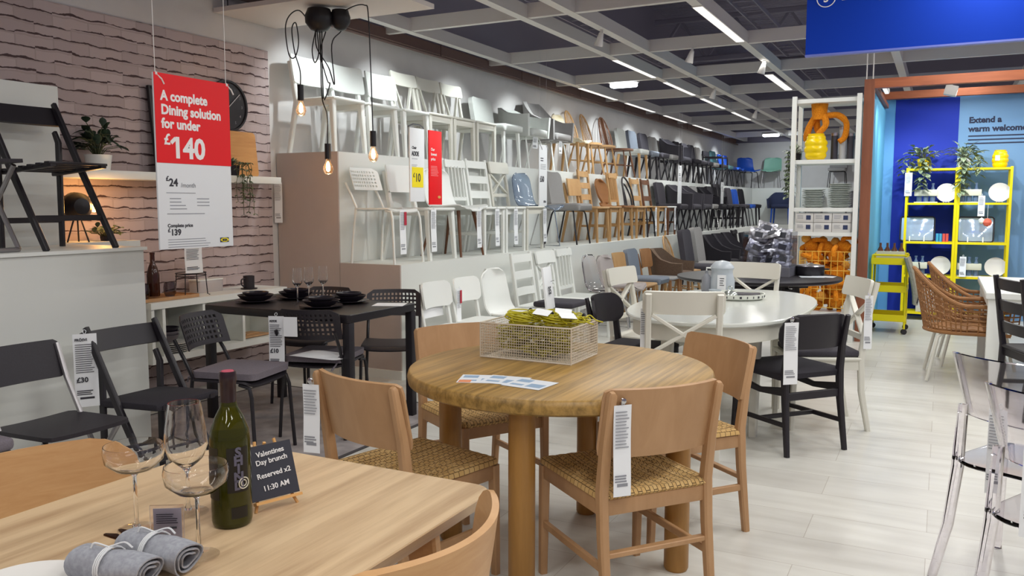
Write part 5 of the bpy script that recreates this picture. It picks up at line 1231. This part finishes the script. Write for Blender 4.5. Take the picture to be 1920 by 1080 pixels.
price_tag('narrow tag on the cross-back chair nearest the camera', (-1.42, 4.33, .85), math.radians(15), .30, .035, group='large chair tags', lo=False)
t = thing('serving_tray', 'round white patterned tray with a dark grid dish on the oval table', 'tray', (-1.24, 5.80, .76))
MB().lathe([(0, 0), (.165, 0), (.185, .012), (.19, .04), (.182, .04), (.176, .014), (0, .010)], 40).build('rim', mat('tray_pattern', '#d5d8cf', .4), t)
b = MB()
for k in range(26): a = 2*PI*k/26; b.box((.1885*math.cos(a), .1885*math.sin(a), .024), (.002, .006 + .008*(k % 3 == 0), .014), (0, 0, a))
b.build('rim_pattern', INK, t)
b = MB(); b.box((.06, .04, .02), (.16, .14, .02)); 
for k in range(5): b.box((.06, -.02 + .03*k, .032), (.16, .012, .006))
b.build('grid_dish', mat('grid_dark', '#5d5a60', .5), t)
b = MB(); b.lathe([(.055, 0), (.05, .025), (.03, .045), (.0, .052)], 20, c=(-.03, -.06, .012)); b.tube([(-.03 + .014*math.cos(2*PI*i/14), -.06, .075 + .014*math.sin(2*PI*i/14)) for i in range(14)], .003, 5, True); b.build('silver_bell', mat('bell_silver', '#c4cbc2', .2, .8), t)
t = thing('storage_jar', 'frosted pale jar with a domed lid and price card on the oval table', 'jar', (-1.40, 6.05, .76))
FROST = mat('frosted_plastic', '#c9d2da', .35, 0, .5, .25)
MB().lathe([(0, 0), (.085, 0), (.09, .02), (.09, .10), (.078, .14), (.075, .17), (.085, .19), (0, .19)], 28).build('body', FROST, t); MB().lathe([(.086, .19), (.08, .205), (.05, .235), (.0, .245)], 28).build('lid', FROST, t)
MB().box((.02, -.095, .08), (.06, .002, .13), (0, 0, .15)).build('price_card', PAPER, t); b = MB(); lines(b, -.0, .04, .12, 4, .016, -.0975); b.build('print', INK, t)
t = thing('bottle', 'grey pump bottle beside the frosted jar on the oval table', 'bottle', (-1.50, 6.0, .76)); MB().lathe([(0, 0), (.032, 0), (.034, .01), (.034, .12), (.02, .14), (.012, .15), (.012, .17), (0, .17)], 20).build('body', mat('grey_bottle', '#85888f', .4), t); MB().tube([(0, 0, .17), (0, 0, .19), (.03, 0, .19)], .006, 6).build('pump', WPLAS, t)
t = thing('cup', 'small pale cup in front of the grey bottle on the oval table', 'cup', (-1.40, 5.85, .76)); MB().lathe([(0, 0), (.03, 0), (.045, .05), (.042, .05), (.028, .004), (0, .004)], 24).build('bowl', FROST, t)
tag(MB().box((0, 0, .001), (.2, .12, .002), (0, 0, .2)).build('leaflet', mat('leaflet_grey', '#aeb2b8', .4), loc=(-1.50, 5.05, .76)), 'grey leaflet at the left end of the white oval table', 'paper')

# black round table with a bin of silver packets
t = thing('round_table', 'black round table behind the oval table with a bin of silver packets', 'table', (-1.47, 7.75, 0))
MB().lathe([(0, .73), (.70, .73), (.72, .74), (.72, .76), (0, .76)], 56).build('tabletop', BLKM, t)
for k in range(4): a = PI/4 + k*PI/2; MB().bar((.40*math.cos(a), .40*math.sin(a), .73), (.50*math.cos(a), .50*math.sin(a), 0), .06, .04).build('leg', BLACK, t)
MB().bar((-.38, -.38, .66), (.38, .38, .66), .03, .05).build('brace', BLACK, t); MB().bar((-.38, .38, .66), (.38, -.38, .66), .03, .05).build('brace', BLACK, t)
t = thing('display_bin', 'clear grey acrylic bin full of silver packets on the black round table', 'bin', (-1.40, 7.92, .76), -.05)
b = MB()
for s in (-1, 1): b.box((s*.21, 0, .2), (.006, .30, .40)); b.box((0, s*.15, .17), (.42, .006, .34))
b.build('walls', thin_glass('acrylic_grey', '#e4e5ea', '#a5a7b0', .05, .5, .05), t); MB().box((0, 0, .04), (.425, .305, .08)).build('base', mat('bin_base', '#8f8e93', .5), t)
SILV = noisy('silver_foil', '#6a6b73', '#e6e7ec', .3, 12, 1.0, 6); SILV.node_tree.nodes['Principled BSDF'].inputs['Metallic'].default_value = .75
R = random.Random(9); pk = None
spots = [(-.13, -.06, .14, .3, .5), (.02, -.08, .13, -.5, -.4), (.14, -.06, .15, .6, .2), (-.10, .05, .17, -.3, .8), (.06, .05, .18, .2, -.7), (-.14, -.07, .25, .9, .5), (.0, -.07, .25, -.2, -.6), (.13, -.06, .26, .5, .4), (-.07, .04, .30, -.6, .3), (.09, .05, .31, .3, -.3), (-.12, -.02, .37, .4, .6), (.02, -.02, .38, -.5, -.5), (.12, .0, .37, .2, .7), (-.04, .04, .43, .5, .2)]
for k, (x, y, z, a, b_) in enumerate(spots):
    if pk is None:
        pk = thing('foil_packet', '', 'packet', (0, 0, 0), 0, 'silver packets heaped in the acrylic bin')
        MB().sheet(lambda u, v: ((u-.5)*.17, (v-.5)*.12, .004*math.sin(u*17)*math.sin(v*14)), 14, 10, lambda u, v: .003 + .024*(math.sin(u*PI)*math.sin(v*PI))**.5).build('pouch', SILV, pk, 40); MB().box((0, 0, .0165), (.07, .05, .001)).build('printed_label', mat('packet_print', '#3f4148', .5), pk); o = pk
    else: o = dup(pk)
    o['label'] = 'crinkled silver foil packet heaped in the acrylic bin'; o.location = (-1.40 + x, 7.92 + y, .76 + z); o.rotation_euler = (b_*.7 + PI/2*.65, .5*a, a*.5); o.scale = (1.02, 1.0, 1.0); o.location.x = -1.40 + x*.85; o.location.y = 7.92 + y*.6
t = thing('cooking_pot', 'dark low pot with a pale lid on the black round table right of the bin', 'pot', (-1.06, 8.06, .76)); MB().lathe([(0, 0), (.12, 0), (.125, .01), (.125, .085), (0, .085)], 28).build('body', BLKM, t); MB().lathe([(0, .085), (.128, .085), (.12, .095), (.03, .105), (.015, .115), (0, .115)], 28).build('lid', STEEL, t); MB().box((-.14, 0, .06), (.05, .06, .012)).build('handle', BLKM, t); MB().box((.14, 0, .06), (.05, .06, .012)).build('handle', BLKM, t)
for i, (x, y, a) in enumerate(((-1.02, 7.86, .3), (-.93, 7.92, -.1))): tag(MB().box((0, 0, .001 + .001*i), (.2, .15, .001), (0, 0, a)).build('leaflet', mat('leaflet_white', '#dfe4ea', .35), loc=(x, y, .76)), ('pale leaflet on the black round table, left of two', 'pale leaflet on the black round table, right of two')[i], 'paper', 'leaflets on the black round table')

# white shelf rack
t = thing('shelf_rack', 'tall white shelf rack with plates, boxes and yellow vases', 'shelf rack', (-1.095, 9.33, 0))
for sx in (-1, 1):
    for sy in (-1, 1): MB().box((sx*.31, sy*.22, 1.255), (.045, .045, 2.51)).build('post', WHITE, t)
for z in (2.48, 1.865, 1.375, 1.125, .30): MB().box((0, 0, z-.02), (.60, .44, .04)).build('shelf', WHITE, t)
YV = mat('yellow_ceramic', '#f2cf05', .25); ORG = noisy('orange_plush', '#c9740c', '#e08c18', .95, 80, .3)
def bubble(label, loc, s=1.0, m=YV, group=None):
    t = thing('vase', label, 'vase', loc, 0, group)
    def f(u, v):
        a = u*2*PI; R0 = .085*s*(.70 + .30*math.sin(v*PI)**.6); bump = 1 + .13*abs(math.sin(v*PI*3.5))*(.7 + .3*math.cos(a*5)); return (R0*bump*math.cos(a), R0*bump*math.sin(a), .20*s*v)
    rings = [[f(i/30, j/28) for i in range(30)] for j in range(29)]; b = MB(); b.loft(rings); b.build('body', m, t, 60)
    b = MB(); b.lathe([(.062*s, .198*s), (.066*s, .215*s), (.05*s, .215*s), (.046*s, .2*s)], 24, close=True); b.build('rim', m, t)
    return t
bubble('yellow bubbled vase on the upper board of the white shelf rack', (-1.20, 9.22, 1.865), 1.25)
t = thing('soft_toy', 'long-armed orange soft toy hanging from the top of the white shelf rack', 'soft toy', (-1.18, 9.26, 2.10))
b = MB(); b.lathe([(0, .18), (.07, .18), (.075, .25), (.085, .34), (0, .34)], 20); b.build('body', ORG, t)
for p in (((-.05, 0, .2), (-.10, 0, .1), (-.12, .0, -.02), (-.05, 0, .01), (.06, 0, -.01)), ((.05, -.03, .22), (.07, -.05, .12), (.0, -.06, .03)), ((.07, 0, .22), (.18, .02, .22), (.26, .03, .14), (.25, .02, .0), (.20, 0, -.05)), ((-.03, .03, .2), (-.02, .05, .08), (.04, .05, .0))): MB().tube(p, [.032, .034, .03, .03, .028], 10, k=5).build('limb', ORG, t)
for i, (x, h) in enumerate(((-1.03, .28), (-.95, .34), (-.875, .27))):
    t = thing('tall_glass_jar', ('dark tall jar with a grey lid beside the yellow vase, left of three', 'pale tall jar between two dark ones on the white rack', 'dark tall jar nearest the right post of the white rack')[i], 'jar', (x, 9.32, 1.865), 0, 'tall jars on the white rack'); MB().lathe([(0, 0), (.035, 0), (.035, h-.03), (0, h-.03)], 18).build('body', mat('jar_grey', '#b4b6ba', .3) if i == 1 else mat('jar_dark', '#3b3a44', .3), t); MB().lathe([(0, h-.03), (.037, h-.03), (.037, h), (0, h)], 18).build('lid', STEEL, t)
def stack(cx, cy, z, n, w, grp):
    src = None
    for k in range(n):
        lab = 'pale grey plate in the ' + w + ' stack on the white shelf rack'
        if src is None: o = thing('plate', lab, 'plate', (0, 0, 0), 0, grp); MB().lathe(plate_p(.115, 0, .018, .006), 28).build('dish', mat('pale_plate', '#c6cdc8', .3), o); src = o
        else: o = dup(src)
        o['label'] = lab; o.location = (cx + R.uniform(-.006, .006), cy, z + k*.0185); o.rotation_euler = (R.uniform(-.015, .015), R.uniform(-.015, .015), 0)
stack(-1.21, 9.27, 1.376, 10, 'left', 'plates in the left stack'); stack(-.955, 9.27, 1.376, 13, 'right', 'plates in the right stack')
for r_ in range(2):
    for c_ in range(3):
        t = thing('carton', 'white carton with a dark square print, %s of the %s row on the white rack' % (('left', 'middle', 'right')[c_], ('lower', 'upper')[r_]), 'box', (-1.275 + .18*c_, 9.25, 1.126 + .098*r_), 0, 'white cartons on the rack')
        MB().box((0, 0, .047), (.176, .25, .094), bev=.002).build('box', mat('carton_white', '#cfcdc9', .6), t); MB().box((.04, -.126, .05), (.045, .002, .045), bev=.0).build('print', mat('carton_print', '#2f3a5c', .5), t); b = MB(); lines(b, -.07, -.0, .07, 3, .014, -.126); b.build('small_print', INKG, t)
t = thing('wire_bin', 'yellow wire grid bin full of orange soft toys under the white shelf rack', 'bin', (-1.06, 9.30, .345))
m = MB(); BW, BD, BHT = .50, .36, .58
for i in range(9): x = -BW/2 + BW*i/8; [m.tube([(x, s*BD/2, 0), (x, s*BD/2, BHT)], .004, 6) for s in (-1, 1)]
for i in range(7): y = -BD/2 + BD*i/6; [m.tube([(s*BW/2, y, 0), (s*BW/2, y, BHT)], .004, 6) for s in (-1, 1)]
for i in range(7): z = BHT*i/6; m.tube([(-BW/2, -BD/2, z), (BW/2, -BD/2, z), (BW/2, BD/2, z), (-BW/2, BD/2, z)], .004, 6, True)
m.build('grid', mat('wire_yellow', '#e8b94a', .45), t)
toy = None
for k, (x, y, z) in enumerate([(-.12, -.08, .08), (.12, -.08, .07), (0, .06, .09), (-.13, -.09, .22), (.1, -.1, .22), (.02, .06, .25), (-.1, -.08, .36), (.13, -.09, .36), (0, .05, .40), (-.12, -.07, .50), (.1, -.09, .52), (0, .0, .60), (-.15, .0, .63), (.16, .0, .62)]):
    if toy is None:
        toy = thing('soft_toy', '', 'soft toy', (0, 0, 0), 0, 'orange soft toys heaped in the wire bin')
        b = MB(); b.lathe([(0, -.07), (.05, -.05), (.065, 0), (.05, .05), (0, .07)], 16); b.build('body', ORG, toy)
        for s in (-1, 1): MB().tube([(s*.04, 0, .03), (s*.09, .02, .03), (s*.11, -.03, -.03), (s*.07, -.05, -.06)], .02, 8, k=4).build('limb', ORG, toy)
        b = MB(); b.lathe([(0, .05), (.035, .06), (.045, .085), (.03, .115), (0, .12)], 14); b.build('head', noisy('plush_light', '#d99a3a', '#e6ad55', .95, 80, .3), toy); o = toy
    else: o = dup(toy)
    o['label'] = 'orange long-limbed soft toy in the heap in the yellow wire bin'; o.location = (-1.06 + x, 9.30 + y, .345 + z); o.rotation_euler = (R.uniform(-1, 1), R.uniform(-1, 1), R.uniform(0, 6)); o.scale = (1.2, 1.2, 1.2)
t = thing('trailing_plant', 'variegated trailing plant hanging at the left post of the white shelf rack', 'trailing plant', (-1.44, 9.50, 1.865)); MB().lathe([(0, 0), (.05, 0), (.06, .09), (0, .09)], 18).build('pot', DARKF, t)
MB().box((.08, 0, -.012), (.1, .1, .02)).build('bracket', WHITE, t); trail(t, (.02, -.03, .08), 9, .60, .05, LEAFV, 21, .055, .032, (-1, 0)); bush(t, .09, .10, 20, .08, .04, LEAFV, .08, 33, 'crown_leaves')

# blue alcove
tf = thing('timber_frame', 'reddish timber post and beams framing the blue alcove', 'timber frame', (0, 0, 0))
slab(-.755, -.66, 9.2, 9.29, 0, 2.655).build('post', BEAMWOOD, tf); FB = wood('frame_timber_beam', '#8a4a30', '#a9623f', .55, (2, 18, 18), (.25, .7))
slab(-.66, 3.0, 9.2, 9.29, 2.565, 2.655).build('beam', FB, tf); slab(-.755, 3.0, 11.60, 11.70, 2.72, 2.81).build('beam', FB, tf); slab(-.755, -.66, 9.29, 11.6, 2.605, 2.65).build('side_beam', BEAMWOOD, tf); slab(2.9, 3.0, 9.2, 9.29, 0, 2.565).build('post', BEAMWOOD, tf)
for x in (-.74, -.68): MB().tube([(x, 9.245, 2.65), (x, 9.23, 3.12)], .006, 6).build('hanging_rod', GRID, tf)
LB = mat('alcove_light_blue', '#5f9cd0', .7)
struct('wall_alcove_back', slab(-.755, 3.0, 11.75, 11.85, 0, 2.80), LB); struct('wall_alcove_side', slab(-.755, -.70, 9.30, 11.75, 0, 2.60), mat('alcove_cyan', '#63b4dc', .7))
struct('trim_blue_stripe', slab(-.585, .128, 11.744, 11.75, 0, 2.72), mat('alcove_dark_blue', '#0a2aa0', .7)); struct('trim_slate_panel', slab(.128, 3.0, 11.745, 11.75, 0, 2.72), mat('alcove_slate_blue', '#6d94bd', .7))
b = thing('wall_lettering', 'dark lettering about a warm welcome on the blue alcove wall', 'lettering', (.235, 11.743, 2.40)); NAVY = mat('lettering_navy', '#111b3c', .6)
text('Extend a', .098, (0, 0, 0), NAVY, b, bold=.0042); text('warm welcome', .098, (0, 0, -.105), NAVY, b, bold=.0042); m = MB(); lines(m, 0, .62, -.16, 3, .045, 0, .35, .2); m.build('small_print', NAVY, b)
for i, (x, l) in enumerate(((-.60, 'short bright lamp bar under the timber at the alcove corner'), (1.1, 'short bright lamp bar under the timber beam at the right edge'))):
    t = thing('alcove_lamp', l, 'ceiling light', (x, 9.9, 2.62), 0, 'lamp bars in the alcove'); MB().box((0, 0, .02), (.05, .5, .04)).build('housing', GRID, t); MB().box((0, 0, -.004), (.035, .48, .008)).build('diffuser', LEDM, t)
t = thing('spotlight', 'white square spotlight under the timber frame of the alcove', 'spotlight', (.02, 9.9, 2.62)); MB().box((0, 0, -.04), (.12, .12, .10), (0, .25, 0), bev=.006).build('shade', GRID, t); MB().box((0, 0, .03), (.03, .03, .06)).build('stem', GRID, t)
t = thing('shelf_rack', 'bright yellow metal shelf unit with plants and bottles against the blue wall', 'shelf rack', (.145, 11.46, 0))
for x in (-.545, -.015, .015, .545):
    for y in (-.17, .17): MB().box((x, y, .925), (.028, .028, 1.85)).build('post', YMET, t)
for z in (1.84, 1.43, .96, .55, .10):
    for s in (-1, 1): MB().box((s*.28, 0, z-.012), (.54, .36, .024)).build('shelf', YMET, t)
for i, (x, y, pm, l, sd) in enumerate(((-.235, 11.40, YV, 'variegated trailing plant in a yellow pot on the left of the yellow shelf unit', 41), (.20, 11.40, WPLAS, 'variegated trailing plant in a pale pot on the middle of the yellow shelf unit', 57))):
    t = thing('trailing_plant', l, 'trailing plant', (x, y, 1.84), 0, 'trailing plants on the yellow shelf unit'); MB().lathe([(0, 0), (.055, 0), (.075, .12), (.068, .12), (0, .10)], 22).build('pot', pm, t)
    bush(t, .19, .20, 40, .12, .06, LEAFV, .10, sd, 'crown_leaves'); trail(t, (0, -.09, .09), 4, .45, .05, LEAFV, sd+1, .10, .05, (0, -1)); trail(t, (-.18 if i == 0 else .15, -.02, .10), 3, .22, .04, LEAFV, sd+2, .09, .045, (0, -1)) 
v = bubble('yellow bubbled vase with a white tag on top of the yellow shelf unit', (.57, 11.42, 1.84), .95); MB().box((-.03, -.088, .11), (.045, .002, .06)).build('tag', PAPER, v)
def crate(label, loc, n):
    t = thing('bottle_carrier', label, 'bottle carrier', loc, 0, 'bottle carriers on the yellow shelf unit')
    MB().box((0, 0, .12), (.075*n + .03, .11, .075), bev=.004).build('card_band', mat('crate_card', '#d3d2be', .7), t); MB().box((0, 0, .006), (.075*n + .03, .11, .012)).build('base', mat('crate_card', '#d3d2be', .7), t)
    for k in range(n): MB().lathe([(0, .012), (.028, .012), (.03, .02), (.03, .15), (.012, .19), (.012, .215), (.016, .218), (.016, .235), (0, .235)], 16, c=((k-(n-1)/2)*.072, 0, 0)).build('bottle', mat('crate_bottle', '#8ea6c8', .08, 0, .5, .6), t)
    return t
crate('white bottle carrier under the left plant on the yellow shelf unit', (-.19, 11.36, 1.43), 3); crate('white bottle carrier under the middle plant on the yellow shelf unit', (.27, 11.36, 1.43), 3)
crate('white bottle carrier low on the left side of the yellow shelf unit', (-.23, 11.36, .55), 2); crate('white bottle carrier low on the right side of the yellow shelf unit', (.31, 11.36, .55), 3)
for x, z, l in ((.03, 1.43, 'upper left'), (.585, 1.43, 'upper right'), (.0, .55, 'lower left'), (.585, .55, 'lower right')):
    t = thing('plate', 'round pale plate propped upright on the %s of the yellow shelf unit' % l, 'plate', (x, 11.42, z + .118), 0, 'upright plates on the yellow shelf unit'); b = MB(); b.lathe(plate_p(.115, 0, .014), 32); o = b.build('dish', PLW, t); o.rotation_euler = (PI/2 - .25, 0, 0)
    m = MB(); m.tube([(-.03, -.05, -.11), (-.03, .04, -.117), (-.03, .06, -.02)], .004, 5); m.tube([(.03, -.05, -.11), (.03, .04, -.117), (.03, .06, -.02)], .004, 5); m.build('stand', WPLAS, t)
for x, l in ((-.27, 'left'), (.36, 'right')):
    t = thing('serving_tray', 'dark-rimmed glossy tray leaning on the %s half of the yellow shelf' % l, 'tray', (x, 11.45, .962), 0, 'glossy trays on the yellow shelf unit'); t.rotation_euler = (-.2, 0, 0)
    MB().box((0, 0, .15), (.36, .012, .29), bev=.006).build('face', mat('tray_gloss', '#b9cde8', .08, .3), t)
    b = MB(); b.tube([(p[0], -.004, .15 + p[1]) for p in rrect(.38, .30, .03)], .009, 6, True); b.build('rim', BLKM, t)
    for s in (-.08, .08): MB().box((s, -.03, .02), (.012, .05, .06)).build('clip', WPLAS, t)
for k in range(4):
    t = thing('tumbler', ('pale blue tumbler at the left of the coloured glasses', 'pale blue tumbler second of the coloured glasses', 'red tumbler third of the coloured glasses', 'red tumbler at the right of the coloured glasses')[k] + ' on the yellow shelf unit', 'glass', (-.045 + .035*k, 11.36, .96), 0, 'coloured tumblers'); MB().lathe([(0, 0), (.015, 0), (.017, .10), (.015, .10), (.013, .004), (0, .004)], 14).build('glass', mat('tumbler_blue', '#4aa3cf', .1) if k < 2 else mat('tumbler_red', '#d85a52', .1), t)
t = thing('paper_flower', 'red and white paper pompom hanging on the right half of the yellow shelf unit', 'ornament', (.47, 11.27, 1.20)); b = MB(); b.lathe([(0, -.05), (.035, -.035), (.05, 0), (.035, .035), (0, .05)], 12); b.build('red_ball', mat('pompom_red', '#e0664f', .7), t); b = MB(); b.lathe([(0, -.04), (.03, -.02), (.035, .01), (0, .04)], 10, c=(-.06, 0, .02)); b.build('white_ball', WPLAS, t); MB().tube([(0, 0, .05), (0, 0, .21)], .002, 5).build('string', WPLAS, t)
for i, (x, l) in enumerate(((-.16, 'left'), (.02, 'right'))): tag(MB().box((0, 0, .14), (.17, .22, .28), bev=.003).build('carton', mat('carton_white', '#cfcdc9', .6), loc=(x, 11.42, .101)), 'white carton on the bottom board of the yellow shelf unit, %s of two' % l, 'box', 'cartons in the yellow shelf unit')
price_tag('white price tag on the top left corner of the yellow shelf unit', (-.385, 11.26, 1.80), 0, .28, .08, group='tags on the yellow shelf unit'); price_tag('white price tag in the upper right compartment of the yellow shelf unit', (.40, 11.26, 1.52), 0, .24, .07, group='tags on the yellow shelf unit'); price_tag('white price tag on the lower right of the yellow shelf unit', (.24, 11.26, .80), 0, .24, .07, group='tags on the yellow shelf unit')
t = thing('trolley', 'yellow metal trolley on castors at the alcove entrance', 'trolley', (-.49, 10.15, 0))
for sx in (-1, 1):
    for sy in (-1, 1):
        MB().tube([(sx*.17, sy*.21, .06), (sx*.17, sy*.21, .86)], .011, 8).build('post', YMET, t); b = MB(); b.lathe([(0, -.012), (.03, -.012), (.03, .012), (0, .012)], 16, M=Matrix.Rotation(PI/2, 4, 'X')); o = b.build('castor', BLKPL, t); o.location = (sx*.17, sy*.21, .03); o.rotation_euler = (0, 0, .5)
for z in (.14, .46, .76):
    b = MB(); b.box((0, 0, z), (.36, .44, .008))
    for s in (-1, 1): b.box((0, s*.22, z+.035), (.36, .008, .07)); b.box((s*.18, 0, z+.035), (.008, .44, .07))
    b.build('tray', YMET, t)
for s in (-1, 1): MB().tube([(-.17, s*.21, .86), (.17, s*.21, .86)], .011, 8).build('handle', YMET, t)
t = thing('bottle_carrier', 'bottle carrier on the top tray of the yellow trolley', 'bottle carrier', (-.49, 10.08, .768)); MB().box((0, 0, .09), (.28, .16, .08)).build('card_band', mat('crate_card', '#d3d2be', .7), t)
for k in range(4): MB().lathe([(0, .0), (.028, .0), (.03, .01), (.03, .14), (.012, .18), (.012, .22), (0, .22)], 14, c=(-.105 + .07*k, 0, 0)).build('bottle', mat('brown_bottle', '#7a4a30', .15, 0, .5, .3), t)
tag(MB().box((0, 0, .05), (.06, .05, .10)).box((0, 0, .115), (.14, .05, .04)).build('dispenser', BLKPL, loc=(-.50, 10.28, .77)), 'black T-shaped dispenser on the top tray of the yellow trolley', 'dispenser')
t = thing('blanket', 'grey blanket draped over the side of the yellow trolley', 'blanket', (-.27, 9.95, .0)); MB().sheet(lambda u, v: (-.05 + .10*math.sin(v*PI*.5)*(1 if v > .08 else .3) + .015*math.sin(u*14), (u-.5)*.34 + .03*v, .84 - .50*v), 18, 12, .03).build('cloth', noisy('blanket_grey', '#9a9484', '#a9a494', .95, 60, .2), t, 60); MB().tube([(.07, -.14, .80), (.10, -.13, .55), (.07, -.15, .36)], .007, 6, k=5).build('edge_piping', INK, t)

# wicker chairs, white table, black chair and clear chairs at the right
WK = wicker_m('wicker_brown', '#b07c4a', '#7a5230', 60)
put('wicker', lambda: mk_basket_chair(WK, CREAM), (.20, 7.62, 0), .05, 'brown wicker tub chair on cream steel legs, nearer of two', 'wicker chairs at the white rectangular table')
put('wicker', lambda: mk_basket_chair(WK, CREAM), (.30, 8.30, 0), .05, 'brown wicker tub chair on cream steel legs, farther of two', 'wicker chairs at the white rectangular table')
rect_table('dining_table', 'white rectangular dining table at the right edge beside the wicker chairs', .86, 7.85, 1.10, 1.60, .76, WHITE, WHITE, .05, .085, .02, .07, .01, .006)
put('bladd', lambda: mk_bars(BLACK, BLACK, h=.93, kind='ladder', n=3, w=.42), (.66, 6.45, 0), .35, 'black ladder-back chair at the right edge in front of the white table')
put('ghost', mk_ghost, (.43, 2.98, 0), math.radians(62), 'clear plastic chair with a sixty-five pound tag at the right edge', 'clear plastic chairs')
put('ghost', mk_ghost, (.345, 3.55, 0), math.radians(62), 'clear plastic chair behind the other one at the right edge', 'clear plastic chairs')
t = price_tag('white sixty-five pound tag on the nearer clear chair at the right edge', (.30, 2.72, .80), math.radians(-10), .34, .13, '£65', None, 'tags on the clear chairs'); text('STEIN', .02, (-.05, -.0045, -.05), INK, t)
price_tag('narrow white tag on the farther clear chair at the right edge', (.20, 3.30, .70), math.radians(-10), .30, .05, group='tags on the clear chairs')

# ------------------------------------------------------------------ printing and small fittings belong to the part that carries them
CARRY = {'hanging_sign': 'board', 'standing_sign': 'board', 'overhead_sign': 'board', 'price_tag': 'card', 'price_holder': 'card', 'chalkboard_sign': 'slate', 'wall_clock': 'case', 'wine_bottle': 'label', 'carton': 'box', 'leaflet': 'sheet', 'storage_jar': 'price_card', 'upholstered_chair': 'backrest', 'trolley': 'post', 'foil_packet': 'pouch'}
SMALL = ('lettering', 'small_print', 'figure_flag', 'print', 'red_sticker', 'numeral', 'hand', 'label_letter', 'round_emblem', 'button', 'castor', 'logo_plate', 'logo_oval', 'oval_logo', 'picture', 'orange_patch', 'printed_label', 'number_ring', 'price_label')
for o in list(COL.objects):
    if o.parent is not None or o.type != 'EMPTY': continue
    want = CARRY.get(o.name.split('.')[0])
    if not want: continue
    host = next((c for c in o.children if c.name.split('.')[0] == want and c.location.length < 1e-6), None)
    if host is None: continue
    for c in list(o.children):
        if c is not host and c.name.split('.')[0] in SMALL: c.parent = host
